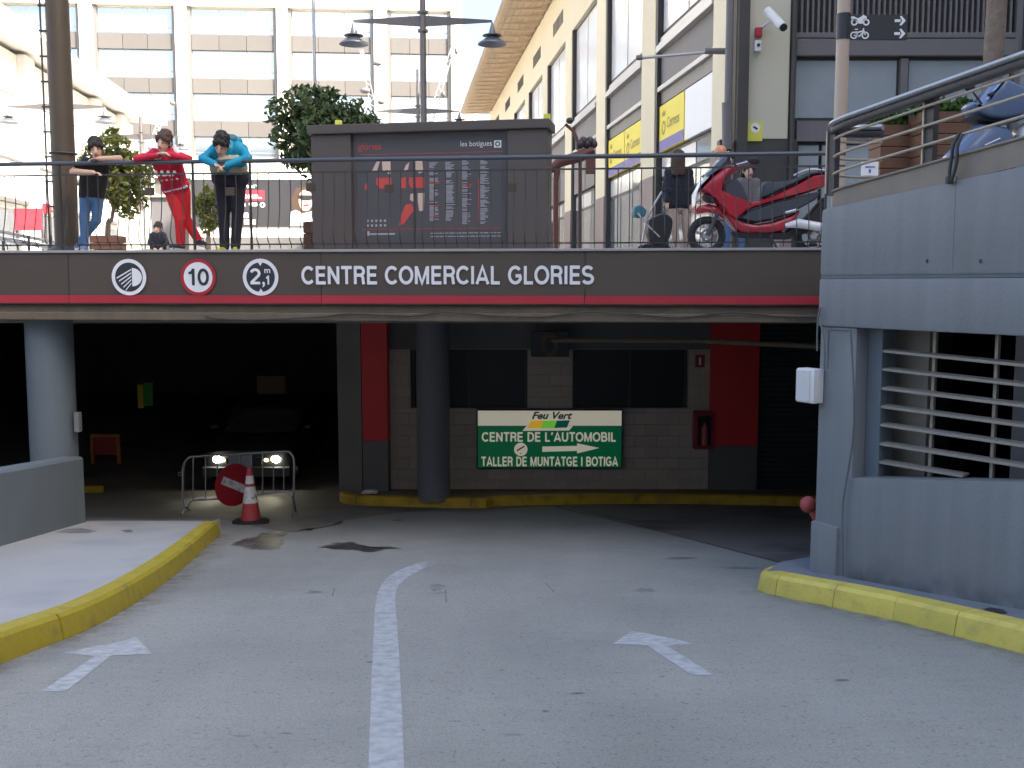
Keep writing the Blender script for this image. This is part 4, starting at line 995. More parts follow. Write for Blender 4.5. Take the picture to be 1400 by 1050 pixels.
mb = MB(); mb.pbox(KP, kuu(480)+.003, kuu(694)-.003, -.079, -.03, PLZ, kzz(331)); build('foot_rail', mb, m_['kiosk'], ki)
def kq(x0, y0, x1, y1): return [(kuu(x0), kzz(y1)), (kuu(x1), kzz(y1)), (kuu(x1), kzz(y0)), (kuu(x0), kzz(y0))]
NB = -.076
build('lettering', text_mb('glòries', KP, kuu(488), kzz(204.5), kuu(519), kzz(192), NB, .004), m_['map_red'], ki)
build('lettering', text_mb('les botigues', KP, kuu(628), kzz(202.5), kuu(671), kzz(193), NB, 0), m_['sign_white'], ki)
mb = MB(); mb.pquad(KP, kq(674, 193, 684, 203), NB); build('logo_square', mb, m_['sign_white'], ki)
build('logo_ring', disc(KP, kuu(679), kzz(198), .035, NB+.002, .02), m_['dark_vinyl'], ki)
mb = MB()
for y in (208, 312): mb.pquad(KP, kq(492, y, 686, y+.7), NB)
mb.pquad(KP, kq(652.5, 245, 653.5, 308), NB); build('rule_line', mb, m_['map_red'], ki)
mapr = [[(512,241),(533,241),(533,256),(517,256),(512,250)],[(497,249),(500,248),(499,257),(496,257)],[(545,243),(553,240),(553,256),(546,256)],[(557,241),(578,241),(578,256),(560,256),(557,250)],[(552,279),(560,277),(565,286),(559,292),(550,305),(542,308),(546,293)]]
mapb = [[(511,222),(516,214),(519,214),(513,232),(506,232)],[(520,215),(532,213),(532,236),(528,236),(528,230),(521,232)],[(553,224),(558,220),(556,230),(550,232)],[(565,215),(575,213),(577,234),(571,236),(566,230)],[(559,264),(565,263),(563,275),(558,272)],[(569,263),(578,263),(577,287),(571,288),(569,275)]]
for P_, mt in ((mapr, 'map_red'), (mapb, 'map_beige')):
    for poly in P_:
        mb = MB(); mb.pquad(KP, [(kuu(x), kzz(y)) for x, y in poly], NB); build('floor_plan', mb, m_[mt], ki)
mb = MB(); rnd = random.Random(5)
for cx, y0, y1 in ((585,213,303),(607,213,302),(630,213,306),(655,216,306)):
    y = y0
    while y < y1:
        if rnd.random() < .86: mb.pquad(KP, kq(cx, y, cx+rnd.uniform(5, 13), y+.85), NB)
        y += 1.65
for y in (318, 322.5): 
    x = 586
    while x < 682: l = rnd.uniform(3, 8); mb.pquad(KP, kq(x, y, x+l, y+1), NB); x += l+1.2
for i in range(5):
    for j in range(2): mb.pquad(KP, kq(498+i*6, 299+j*6.5, 501+i*6, 302+j*6.5), NB)
mb.pquad(KP, kq(499, 315, 502, 321), NB); mb.pquad(KP, kq(503, 318, 537, 320), NB); mb.pquad(KP, kq(494, 213, 506, 215), NB); mb.pquad(KP, kq(538, 214, 550, 216), NB)
build('shop_list', mb, m_['print_grey'], ki, kind='stuff')
mb = MB()
for cx, ys_ in ((585,(248,249.5,280,295)),(630,(252,254)),(607,(214,)),(630,(214,))):
    for y in ys_: mb.pquad(KP, kq(cx, y, cx+14, y+.9), NB+.002)
build('shop_heading', mb, m_['map_red'], ki, kind='stuff')
for px in (456, 744):
    mb = MB(); c = KP.pt(kuu(px), -.25, kzz(167)); mb.box(c.x-.045, c.x+.045, c.y-.05, c.y+.05, c.z+.003, c.z+.10)
    build('lamp_box', mb, m_['notice_yellow'], ki, bevel=.008)

# ================================================================== LAMP POSTS
def lamp_post(px, Y, ytop, yarm, half, label, r=.10, group=None, heads=(1, 1)):
    b = vec(xY(px, Y, yarm), Y, PLZ); t = thing('lamp_post', label, 'lamp post', b, group); za = zY(yarm, Y); zt = zY(ytop, Y)
    build('pole', MB().lathe([(r*1.6, PLZ), (r*1.6, PLZ+.5), (r, PLZ+.6), (r*.9, za), (r*.75, zt)], vec(b.x, Y, 0), seg=14), m_['lamp_metal'], t, smooth=40)
    for s in (-1, 1):
        mb = MB(); x0 = b.x; x1 = b.x+s*half; h0 = .14; 
        mb.hexa([(x0, Y-.03, za-h0), (x1, Y-.02, za-.03), (x1, Y+.02, za-.03), (x0, Y+.03, za-h0), (x0, Y-.03, za+h0), (x1, Y-.02, za+.03), (x1, Y+.02, za+.03), (x0, Y+.03, za+h0)])
        build('arm', mb, m_['lamp_metal'], t)
        if heads[(s+1)//2]:
            hd = build('lamp_head', MB().lathe([(.015, -.02), (.04, -.10), (.10, -.30), (.10, -.38)], vec(x1, Y, za), seg=14), m_['lamp_shade'], t, smooth=40)
            build('upper_shade', MB().lathe([(.10, -.33), (.25, -.36), (.26, -.38), (.10, -.40)], vec(x1, Y, za), seg=18, caps=False), m_['lamp_metal'], hd, smooth=40)
            build('lower_shade', MB().lathe([(.08, -.40), (.16, -.43), (.385, -.57), (.39, -.60), (.37, -.59), (.15, -.47), (.08, -.44)], vec(x1, Y, za), seg=20, caps=False), m_['lamp_shade'], hd, smooth=40)
    mb = MB(); mb.lathe([(r*1.5, za+.2), (r*1.5, za+.26)], vec(b.x, Y, 0), seg=12); mb.lathe([(r*1.5, za-.28), (r*1.5, za-.22)], vec(b.x, Y, 0), seg=12); build('collar', mb, m_['lamp_metal'], t)
    return t
lamp_post(578, 28, -60, 29, 1.84, 'tall double armed lamp post rising behind the directory board', .095, 'lamp posts on the plaza')
lamp_post(571.5, 47, 95, 152, 1.85, 'distant double armed lamp post left of the tall one', .09, 'lamp posts on the plaza')
lamp_post(77, 40, 78, 146, 1.85, 'double armed lamp post just left of the thick brown mast', .12, 'lamp posts on the plaza')
lamp_post(193, 50, 160, 187, 1.9, 'short looking double armed lamp post between the first two boys', .10, 'lamp posts on the plaza')
# thick brown mast
ms = thing('brown_mast', 'thick brown metal mast at the far left behind the railing', 'mast', (xY(92, 13.7), 13.7, PLZ))
x_ = xY(92, 13.7); build('shaft', MB().lathe([(.152, PLZ), (.148, 5.2), (.13, 7.5)], vec(x_, 13.7, 0), seg=24), m_['post_brown'], ms, smooth=50)
build('foot', MB().lathe([(.26, PLZ), (.26, PLZ+.04), (.17, PLZ+.09)], vec(x_, 13.7, 0), seg=20), m_['rail_dark'], ms)
mb = MB(); mb.tube([(x_-.19, 13.62, PLZ), (x_-.185, 13.62, 7)], .012, 6); build('cable', mb, m_['black_iron'], ms)
for z in np.arange(2.6, 7, .32): build('clip', MB().box(x_-.21, x_-.12, 13.6, 13.64, z, z+.02), m_['black_iron'], ms)
mb = MB(); mb.torus(vec(x_, 13.7, 3.30), (0,0,1), .17, .012, 20, 6); build('band', mb, m_['black_iron'], ms)
# thin grey pole
tp = build('slim_pole', MB().lathe([(.045, PLZ), (.04, 9)], vec(xY(434.5, 24), 24, 0), seg=10), m_['galv'], label='slim grey pole rising beside the round tree', cat='pole', smooth=50)
# leaning light masts
def boom(p0, p1, Y, lamps, label):
    a = atY(*p0, Y); b = atY(*p1, Y); base = vec(a.x, Y, PLZ); t = thing('lighting_boom', label, 'mast', base, 'lattice lighting booms')
    d = (b-a).normalized(); s = Vector((d.z, 0, -d.x)); mb = MB(); w_ = .16
    for k in (-1, 1): mb.tube([a+s*w_*k, b+s*w_*k*.5], .03, 5)
    n = 14
    for i in range(n):
        t0, t1 = i/n, (i+1)/n; k = 1 if i % 2 else -1
        mb.tube([a.lerp(b, t0)+s*w_*k*(1-t0*.5), a.lerp(b, t1)-s*w_*k*(1-t1*.5)], .018, 4)
    mb.tube([a, base], .12, 6); build('lattice', mb, m_['alu_trim'], t)
    for lp in lamps:
        c = atY(*lp[:2], Y); build('floodlight', MB().ell(c, (lp[2]*.045, .3, lp[3]*.045), 12, 8), m_['panel_grey'], t, smooth=60)
boom((207,200),(231,130),60,[(236,141,3,3)],'leaning lattice boom between the red boy and the brown mast')
boom((515,170),(494,68),60,[(499,124,7,3.5)],'white lattice boom leaning left beside the round tree')
boom((524,170),(518,72),62,[(516,87,6,3),(521,140,5,2.5)],'upright lattice boom with two floodlights left of the lamp post')
boom((588,165),(622,56),58,[(624,70,2.5,4),(606,129,2.5,4)],'lattice boom leaning right behind the lamp post')

# ================================================================== TREES AND PLANTS
def leaves(c, rad, n, size, seed, mat, parent, clumps=None, name='crown'):
    rnd = np.random.RandomState(seed); c = np.array(c); rad = np.array(rad)
    if clumps is None:
        k = 44; d = rnd.normal(size=(k, 3)); d /= np.linalg.norm(d, axis=1)[:, None]
        cl = d*rad*(rnd.uniform(.35, .95, (k, 1))); cr = rnd.uniform(.22, .40, k)*rad.mean()
    else: cl = np.array([q[:3] for q in clumps]); cr = np.array([q[3] for q in clumps])
    idx = rnd.randint(0, len(cl), n); d = rnd.normal(size=(n, 3)); d /= np.linalg.norm(d, axis=1)[:, None]
    p = c+cl[idx]+d*(cr[idx]*rnd.uniform(.25, 1, n)**.6)[:, None]
    nr = rnd.normal(size=(n, 3))+d*.8; nr /= np.linalg.norm(nr, axis=1)[:, None]
    a = np.cross(nr, rnd.normal(size=(n, 3))); a /= np.linalg.norm(a, axis=1)[:, None]; b = np.cross(nr, a)
    s = size*rnd.uniform(.6, 1.3, n)[:, None]
    V = np.stack([p-a*s, p+b*s*.45+nr*s*.15, p+a*s, p-b*s*.45+nr*s*.15], 1).reshape(-1, 3)
    mb = MB(); mb.v = [tuple(v) for v in V]; mb.f = [[4*i, 4*i+1, 4*i+2, 4*i+3] for i in range(n)]; mb.m = [0]*n
    off = wbase(parent); me = bpy.data.meshes.new(name); me.from_pydata([(v[0]-off.x, v[1]-off.y, v[2]-off.z) for v in mb.v], [], mb.f); me.materials.append(mat)
    o = bpy.data.objects.new(name, me); COL.objects.link(o); o.parent = parent; BASE[o.name] = off.copy(); return o
def tree(px, Y, ytop, ybot, pxl, pxr, label, mat, seed, n=3500, size=.09, group=None):
    x = xY(px, Y); b = vec(x, Y, PLZ); t = thing('tree', label, 'tree', b, 'trees on the plaza')
    zt, zb_ = zY(ytop, Y), zY(ybot, Y); x0, x1 = xY(pxl, Y, 200), xY(pxr, Y, 200); c = vec((x0+x1)/2, Y, (zt+zb_)/2)
    rr_ = ((x1-x0)/2, (x1-x0)/2, (zt-zb_)/2)
    mb = MB(); mb.tube(smooth_path([b, b+vec(.03, 0, .8), vec((x+c.x)/2, Y, zb_), c], 4), [.07-.0035*i for i in range(13)], 8)
    rnd = random.Random(seed)
    for i in range(9):
        a = rnd.uniform(0, 6.28); e = c+vec(math.cos(a)*rr_[0]*.7, math.sin(a)*rr_[1]*.7, rnd.uniform(-.3, .7)*rr_[2]); s_ = vec((x+c.x)/2, Y, zb_).lerp(c, rnd.random()*.8)
        mb.tube([s_, s_.lerp(e, .5)+vec(0, 0, .06), e], [.03, .02, .008], 5)
    build('trunk', mb, m_['bark'], t, smooth=60)
    leaves(c, rr_, n, size, seed, mat, t)
    return t
tree(455, 21, 116, 240, 376, 522, 'round dark green tree behind the left end of the directory board', LEAF_DARK, 3, 6500, .085)
tree(147, 21, 182, 297, 113, 203, 'loose sunlit green tree in a planter behind the first two boys', LEAF_LIT, 8, 2600, .085)
tree(284, 25, 248, 322, 266, 303, 'small bushy green tree between the red and teal clad boys', LEAF_LIT, 12, 1300, .07)
def planter(px0, px1, Y, ytop, label, zbase=PLZ, hedge=False, seed=1):
    x0, x1 = xY(px0, Y, ytop), xY(px1, Y, ytop); zt = zY(ytop, Y); t = thing('planter', label, 'planter', vec((x0+x1)/2, Y+.25, zbase), 'wooden planters')
    n = max(3, int((zt-zbase)/.14)); dz = (zt-zbase)/n
    for k in range(n): build('plank', MB().box(x0, x1, Y, Y+.5, zbase+k*dz+.004, zbase+(k+1)*dz-.004), m_['wood_planter'], t, bevel=.006)
    if hedge:
        leaves((0,0,0), (1,1,1), 1500, .05, seed, LEAF_HEDGE, t, [((x0+x1)/2+(x1-x0)*q, Y+.25, zt+.06+.05*math.sin(q*17+seed), .14) for q in np.linspace(-.48, .48, 10)], 'foliage')
    else:
        build('soil', MB().box(x0+.03, x1-.03, Y+.03, Y+.47, zt-.02, zt+.004), m_['rail_dark'], t)
    return t
planter(122, 160, 20.75, 322, 'brown wooden planter box behind the boy in jeans')
planter(414, 436, 15.2, 303, 'tall brown wooden planter at the left side of the directory board')
planter(1205, 1258, 14.6, 170, 'orange brown wooden planter with low hedge behind the curved railing', hedge=True, seed=4)
planter(1261, 1345, 14.2, 152, 'darker wooden planter with hedge beside the blue scooter', hedge=True, seed=9)
# palm like trunk
tr_ = thing('street_tree', 'bare straight trunk of a tree at the top right', 'tree', (xY(1355, 14.4, 60), 14.4, PLZ))
x_ = xY(1358, 14.4, 60); build('trunk', MB().tube([(x_-.02, 14.4, PLZ), (x_, 14.4, 3.6), (x_+.01, 14.4, 4.8), (x_+.06, 14.4, 7), (x_+.05, 14.4, 9)], [.15, .135, .13, .14, .12], 14), m_['bark'], tr_, smooth=60)
leaves((x_, 14.4, 10), (1.6, 1.6, 1.4), 2500, .1, 5, LEAF_DARK, tr_)
# parking direction sign
ps = thing('parking_sign', 'dark sign with motorbike, bicycle and right arrows on a tan pole', 'sign', (xY(1151, 12.6, 100), 12.6, PLZ))
x_ = xY(1151, 12.6, 100); build('pole', MB().lathe([(.078, PLZ), (.076, 6)], vec(x_, 12.6, 0), seg=18), m_['pole_tan'], ps, smooth=50)
S = Pl((x_, 12.5), (x_+3, 12.5)); su = lambda px: S.u(px, 35); sz = lambda py: S.z(1200, py)
build('pole_band', MB().lathe([(.083, sz(52)), (.083, sz(16))], vec(x_, 12.6, 0), seg=18), m_['dark_vinyl'], ps, smooth=50)
bd = build('board', MB().pbox(S, .06, su(1245), -.12, -.09, sz(52), sz(17)), m_['dark_vinyl'], ps, bevel=.004)
NS = -.086
def pict(name, polys):
    mb = MB()
    for poly in polys: mb.pquad(S, [(su(1140+x/11.67), sz(y/11.67)) for x, y in poly], NS)
    return build(name, mb, m_['white_vinyl'], ps)
for cx, cy in ((1010, 300), (1010, 507)):
    pict('arrow', [[(cx, cy-22), (cx, cy+22), (cx+95, cy+22), (cx+95, cy-22)], [(cx+80, cy-70), (cx+110, cy-78), (cx+180, cy), (cx+110, cy+78), (cx+80, cy+70), (cx+120, cy)]])
def wheelring(cx, cy, r, r0):
    n = 18; return [[(cx+r*math.cos(a), cy+r*math.sin(a)), (cx+r0*math.cos(a), cy+r0*math.sin(a)), (cx+r0*math.cos(b), cy+r0*math.sin(b)), (cx+r*math.cos(b), cy+r*math.sin(b))] for a, b in [(2*math.pi*i/n, 2*math.pi*(i+1)/n) for i in range(n)]]
pict('motorbike_symbol', wheelring(362, 325, 55, 30)+wheelring(553, 325, 55, 30)+[[(305, 235), (345, 228), (420, 262), (470, 235), (505, 205), (560, 235), (560, 265), (520, 300), (490, 350), (420, 345), (395, 300), (320, 285)]])
pict('bicycle_symbol', wheelring(362, 535, 60, 38)+wheelring(545, 535, 60, 38)+[[(385, 470), (410, 470), (440, 545), (420, 555)], [(410, 480), (500, 455), (510, 475), (415, 505)], [(375, 430), (425, 430), (425, 448), (375, 448)], [(505, 420), (525, 420), (525, 450), (555, 530), (540, 535), (500, 450)], [(360, 528), (445, 535), (445, 560), (360, 545)], [(440, 550), (505, 470), (515, 485), (455, 565)]])
# white notice behind the rail
wn = thing('white_notice', 'small white notice standing behind the end of the curved railing', 'notice', (xY(1189, 11.5, 230), 11.5, PLZ))
build('board', MB().box(xY(1178, 11.5, 230), xY(1201, 11.5, 230), 11.5, 11.52, zY(240, 11.5), zY(221, 11.5)), m_['sign_white'], wn)
build('stand', MB().box(xY(1188, 11.5, 230), xY(1191, 11.5, 230), 11.525, 11.55, PLZ, zY(235, 11.5)), m_['rail_dark'], wn)
mb = MB(); mb.box(xY(1183, 11.5, 230), xY(1196, 11.5, 230), 11.494, 11.499, zY(229, 11.5), zY(227.5, 11.5)); mb.box(xY(1188, 11.5, 230), xY(1190.5, 11.5, 230), 11.494, 11.499, zY(236, 11.5), zY(231.5, 11.5)); build('print', mb, m_['sign_blue'], wn)

# ================================================================== FAR PLAZA: BILLBOARD AND SHOPS
B = Pl(atY(262, 280, 60).xy, atY(470, 280, 60).xy); bz = lambda py: B.z(380, py); bu = lambda px: B.u(px, 280)
bb = thing('billboard', 'wide dark grey billboard with portrait and red lettered tag behind railing', 'billboard', B.pt(B.L/2, -.2, PLZ))
build('board', MB().pbox(B, 0, B.L, -.3, 0, bz(310), bz(246)), m_['billboard'], bb)
build('top_edge', MB().pbox(B, 0, B.L, -.3, .02, bz(245.5), bz(243)), m_['sign_white'], bb)
build('base', MB().pbox(B, 0, B.L, -.3, -.02, PLZ, bz(325)), m_['frame_grey'], bb); build('white_base', MB().pbox(B, 0, B.L, -.3, -.01, bz(324.5), bz(312)), m_['sign_white'], bb)
def bq(x0, y0, x1, y1): return [(bu(x0), bz(y1)), (bu(x1), bz(y1)), (bu(x1), bz(y0)), (bu(x0), bz(y0))]
mb = MB(); mb.pquad(B, bq(318, 260, 362, 274), .01); build('red_tag', mb, m_['poster_red'], bb)
build('lettering', text_mb('el mar', B, bu(318), bz(257), bu(352), bz(251), .012, .03), m_['sign_white'], bb)
build('lettering', text_mb('dona.', B, bu(322), bz(271.5), bu(358), bz(263.5), .014, .03), m_['sign_white'], bb)
build('lettering', text_mb('eva us', B, bu(318), bz(282), bu(352), bz(277), .012, .03), m_['sign_white'], bb)
build('roundel', disc(B, bu(359), bz(280), .15, .012, .08), m_['sign_white'], bb)
mb = MB(); mb.pquad(B, bq(333, 291, 339, 298), .01); build('print', mb, m_['sign_white'], bb)
mb = MB(); mb.pquad(B, bq(333, 300, 340, 307), .01); mb.pquad(B, bq(344, 300, 349, 307), .01); build('print', mb, m_['map_beige'], bb)
port = [('hair', 'hair_brown', blob(412, 277, 16, 24, 18, .2, 4)), ('face', 'skin_pale', blob(418, 274, 10, 15, 16, .05, 2)), ('blouse', 'white_cloth', [(397,290),(404,287),(414,292),(430,288),(432,309),(396,309)]), ('sunglasses', 'scooter_black', [(408,267),(430,267),(430,272),(422,274),(414,274),(408,271)]), ('lips', 'poster_red', [(414,280),(423,279),(421,282),(416,282)])]
for i, (nm, mt, poly) in enumerate(port):
    mb = MB(); mb.pquad(B, [(bu(x), bz(y)) for x, y in poly], .010+.004*i); build('portrait_'+nm, mb, m_[mt], bb)
# red panels far left
def stand_panel(px0, px1, y0, y1, Y, mat, label):
    x0, x1 = xY(px0, Y, 300), xY(px1, Y, 300); t = thing('poster_panel', label, 'poster', vec((x0+x1)/2, Y, PLZ), 'poster panels on the plaza')
    build('panel', MB().box(x0, x1, Y, Y+.08, zY(y1, Y), zY(y0, Y)), m_[mat], t, bevel=.01)
    for x in (x0, x1-.06): build('leg', MB().box(x, x+.06, Y+.085, Y+.14, PLZ, zY(y0, Y)), m_['rail_dark'], t)
    build('border', MB().box(x0+.12, x1-.12, Y-.012, Y-.003, zY(y1, Y)+.12, zY(y0, Y)-.12), m_[mat], t)
stand_panel(19, 56, 285, 315, 34, 'poster_red', 'faded red poster panel at the far left edge')
stand_panel(59, 68, 278, 292, 36, 'poster_red', 'small red poster next to the faded red panel')
stand_panel(160, 196, 288, 350, 30, 'cream_white', 'pale standing panel behind the first two boys')
bo = thing('service_booth', 'dark grey booth with white edge behind the boy in red', 'booth', (xY(224, 30), 30.5, PLZ))
build('cabin', MB().box(xY(207, 30, 300), xY(243, 30, 300), 30, 31, PLZ, zY(270, 30)), m_['panel_grey'], bo, bevel=.02)
build('white_edge', MB().box(xY(199, 30, 300), xY(206.5, 30, 300), 29.95, 30.6, PLZ, zY(262, 30)), m_['sign_white'], bo, bevel=.01)
build('cap', MB().box(xY(205, 30, 300)-.004, xY(245, 30, 300), 29.9, 31.1, zY(270, 30)+.003, zY(267, 30)), m_['cream'], bo, bevel=.01)
mbx = thing('bench_rail', 'low pale metal rail at the far left of the plaza', 'rail', (xY(40, 18), 18, PLZ))
build('rail', MB().tube([(xY(-20, 17, 318), 17, zY(312, 17)), (xY(78, 19, 330), 19, zY(332, 19))], .03, 8), m_['alu_trim'], mbx, smooth=50)
build('rail', MB().tube([(xY(-20, 17, 318), 17, zY(322, 17)), (xY(78, 19, 330), 19, zY(340, 19))], .045, 8), m_['glass_sky'], mbx, smooth=50)
for px in (5, 40, 70): build('post', MB().tube([(xY(px, 18), 18, PLZ), (xY(px, 18), 18, zY(322, 18))], .025, 8), m_['rail_dark'], mbx)
# rusty thing with curved arm right of kiosk
rs = thing('rusty_frame', 'rusty brown frame with a curved arm right of the directory board', 'sculpture', (xY(775, 16.5), 16.5, PLZ))
Yr = 16.5; 
build('beam', MB().tube([atY(742, 240, Yr), atY(765, 222, Yr), atY(795, 213, Yr), atY(812, 205, Yr)], [.05, .08, .09, .05], 8), m_['rust'], rs, smooth=50)
build('arm', MB().tube(smooth_path([atY(790, 205, Yr), atY(789, 192, Yr), atY(784, 180, Yr), atY(773, 170, Yr)], 5), .025, 8), m_['rust'], rs, smooth=50)
build('lamp', MB().ell(atY(779, 165, Yr), (.06, .06, .05)), m_['rail_dark'], rs, smooth=50)
mb = MB()
for i in range(5): mb.ell(atY(793+i*4.5, 197-(i % 2)*4, Yr+.02*i), (.07, .07, .075), 10, 6)
build('joint', mb, m_['rail_dark'], rs, smooth=50)
build('head_plate', MB().box(xY(800, Yr), xY(813, Yr), Yr-.03, Yr+.03, zY(238, Yr), zY(208, Yr)), m_['rust'], rs, bevel=.02)
build('leg', MB().tube([atY(762, 224, Yr), atY(760, 250, Yr), vec(xY(760, Yr), Yr, PLZ)], .045, 8), m_['rust'], rs, smooth=50)
build('post', MB().tube([atY(793, 207, Yr), vec(xY(793, Yr), Yr, PLZ)], .03, 8), m_['rust'], rs, smooth=50)
# ================================================================== PEOPLE
def cap_mb(mb, a, b, ra, rb):
    a, b = Vector(a), Vector(b); n = 6; d = b-a; L = d.length
    if L < 1e-5: mb.ell(a, (ra,)*3, 12, 8); return
    d /= L; prof = []
    for i in range(n+1): t = -math.pi/2+math.pi/2*i/n; prof.append((max(.0005, ra*math.cos(t)), ra*math.sin(t)))
    for i in range(n+1): t = math.pi/2*i/n; prof.append((max(.0005, rb*math.cos(t)), L+rb*math.sin(t)))
    mb.lathe(prof, a, d, 12)
def remesh(prims, mats, voxel, name, parent, smooth_it=3):
    mb = MB()
    for p in prims:
        if p[0] == 'c': cap_mb(mb, p[1], p[2], p[3], p[4])
        else: mb.ell(p[1], p[2], 14, 10, rot=p[3])
    me = mb.mesh('tmp', []); o = bpy.data.objects.new('tmp', me); COL.objects.link(o)
    md = o.modifiers.new('r', 'REMESH'); md.mode = 'VOXEL'; md.voxel_size = voxel
    ms_ = o.modifiers.new('s', 'SMOOTH'); ms_.factor = .5; ms_.iterations = smooth_it
    dg = bpy.context.evaluated_depsgraph_get(); dg.update()
    out = bpy.data.meshes.new_from_object(o.evaluated_get(dg)); bpy.data.objects.remove(o); bpy.data.meshes.remove(me)
    n = len(out.polygons); C = np.zeros(n*3); out.polygons.foreach_get('center', C); C = C.reshape(-1, 3)
    names = []; best = np.full(n, 1e9); idx = np.zeros(n, int)
    for p in prims:
        mt = p[-1]
        if mt not in names: names.append(mt)
        if p[0] == 'c':
            a = np.array(p[1]); b = np.array(p[2]); d = b-a; L2 = max(1e-9, d@d); t = np.clip(((C-a)@d)/L2, 0, 1)
            dist = np.linalg.norm(C-a-t[:, None]*d, axis=1)-(p[3]+(p[4]-p[3])*t)
        else:
            Rm = np.array(p[3]) if p[3] is not None else np.eye(3); q = (C-np.array(p[1]))@Rm; r = np.array(p[2])
            k = np.linalg.norm(q/r, axis=1); dist = (k-1)*r.min()
        if mt in ('eye_dark', 'lip', 'white_cloth', 'print_dark', 'hair_dark', 'hair_brown'): dist = dist-.003
        sel = dist < best; best[sel] = dist[sel]; idx[sel] = names.index(mt)
    for q in names: out.materials.append(m_[q])
    out.polygons.foreach_set('material_index', idx.astype(np.int32)); out.polygons.foreach_set('use_smooth', [True]*n)
    off = wbase(parent); out.transform(Matrix.Translation(-off)); out.name = name
    ob = bpy.data.objects.new(name, out); COL.objects.link(ob); ob.parent = parent; BASE[ob.name] = off.copy(); return ob
def rotm(yaw=0, pitch=0, roll=0): return (Matrix.Rotation(yaw, 3, 'Z') @ Matrix.Rotation(pitch, 3, 'X') @ Matrix.Rotation(roll, 3, 'Y'))
def head(P, H, c, Rm, s, skin, hair, style='fringe'):
    T = lambda x, y, z: c+Rm @ Vector((x*s, y*s, z*s))
    e = lambda x, y, z, rx, ry_, rz, m: P.append(('e', T(x, y, z), (rx*s, ry_*s, rz*s), Rm, m))
    e(0, .012, .03, .074, .09, .093, skin); e(0, -.02, -.03, .060, .070, .083, skin); e(0, -.037, -.085, .040, .043, .034, skin)
    P.append(('c', T(0, -.088, 0), T(0, -.101, -.036), .009*s, .014*s, skin))
    for k in (-1, 1):
        e(k*.074, .012, -.015, .012, .020, .030, skin); e(k*.029, -.080, .0, .009, .008, .0055, 'eye_dark')
        pass
    P.append(('c', T(-.020, -.086, -.066), T(.020, -.086, -.066), .007*s, .007*s, 'lip'))
    h = lambda x, y, z, rx, ry_, rz: H.append(('e', T(x, y, z), (rx*s, ry_*s, rz*s), Rm, hair))
    rnd = random.Random(int(abs(c.x)*1000))
    h(0, .028, .055, .086, .094, .084); h(0, .06, .0, .076, .065, .085)
    for k in range(60):
        a = rnd.uniform(0, 2*math.pi); el = rnd.uniform(.1, 1.4); h(.078*math.cos(a)*math.cos(el), .028+.088*math.sin(a)*math.cos(el), .055+.078*math.sin(el), .010+.012*rnd.random(), .010+.012*rnd.random(), .022)
    for k in range(8):
        x = -.062+.018*k; h(x, -.066-(.004 if k % 2 else 0), .070-.010*(k % 3)-.02*abs(x)/.06, .013, .016, .034)
    for k in (-1, 1): h(k*.074, -.018, .02, .016, .03, .045)
    if style == 'long':
        for k in range(14):
            a = math.pi*.08+math.pi*.84*k/13; x, y = .075*math.cos(a), .03+.07*math.sin(a)
            H.append(('c', T(x, y, .03), T(x*1.15, y*1.05+.01, -.17-.03*rnd.random()), .026*s, .018*s, hair))
def hand(P, w, tip, nrm, s, mat):
    d = (tip-w).normalized(); nrm = (nrm-d*nrm.dot(d)).normalized(); sd = d.cross(nrm)
    for i in range(4):
        b0 = w+d*.02*s+sd*(i-1.5)*.014*s; b1 = w+d*.075*s+sd*(i-1.5)*.018*s; P.append(('c', b0, b1, .013*s, .011*s, mat))
        l = (.030, .036, .034, .026)[i]*s; k1 = b1+d*l+nrm*.006*s; k2 = k1+d*l*.7+nrm*.016*s; k3 = k2+d*l*.35+nrm*.016*s
        P += [('c', b1, k1, .0095*s, .0088*s, mat), ('c', k1, k2, .0088*s, .008*s, mat), ('c', k2, k3, .008*s, .0072*s, mat)]
    t0 = w+d*.025*s-sd*.022*s; t1 = t0+d*.028*s-sd*.024*s+nrm*.008*s; t2 = t1+d*.030*s-sd*.006*s+nrm*.008*s
    P += [('c', t0, t1, .013*s, .010*s, mat), ('c', t1, t2, .010*s, .0085*s, mat)]
def shoe(P, an, dirv, s, mat, sole='white_cloth'):
    d = Vector(dirv).normalized(); f = an+vec(0, 0, -.045*s)
    P += [('c', an, f-d*.02*s, .042*s, .042*s, mat), ('c', f-d*.03*s, f+d*.12*s, .042*s, .034*s, mat), ('c', f+d*.12*s, f+d*.165*s, .036*s, .028*s, mat),
          ('c', f-d*.04*s+vec(0,0,-.028*s), f+d*.16*s+vec(0,0,-.026*s), .030*s, .026*s, sole)]
def Fy(px): u = F.u(px, 300); return F.pt(u, 0, 0).y
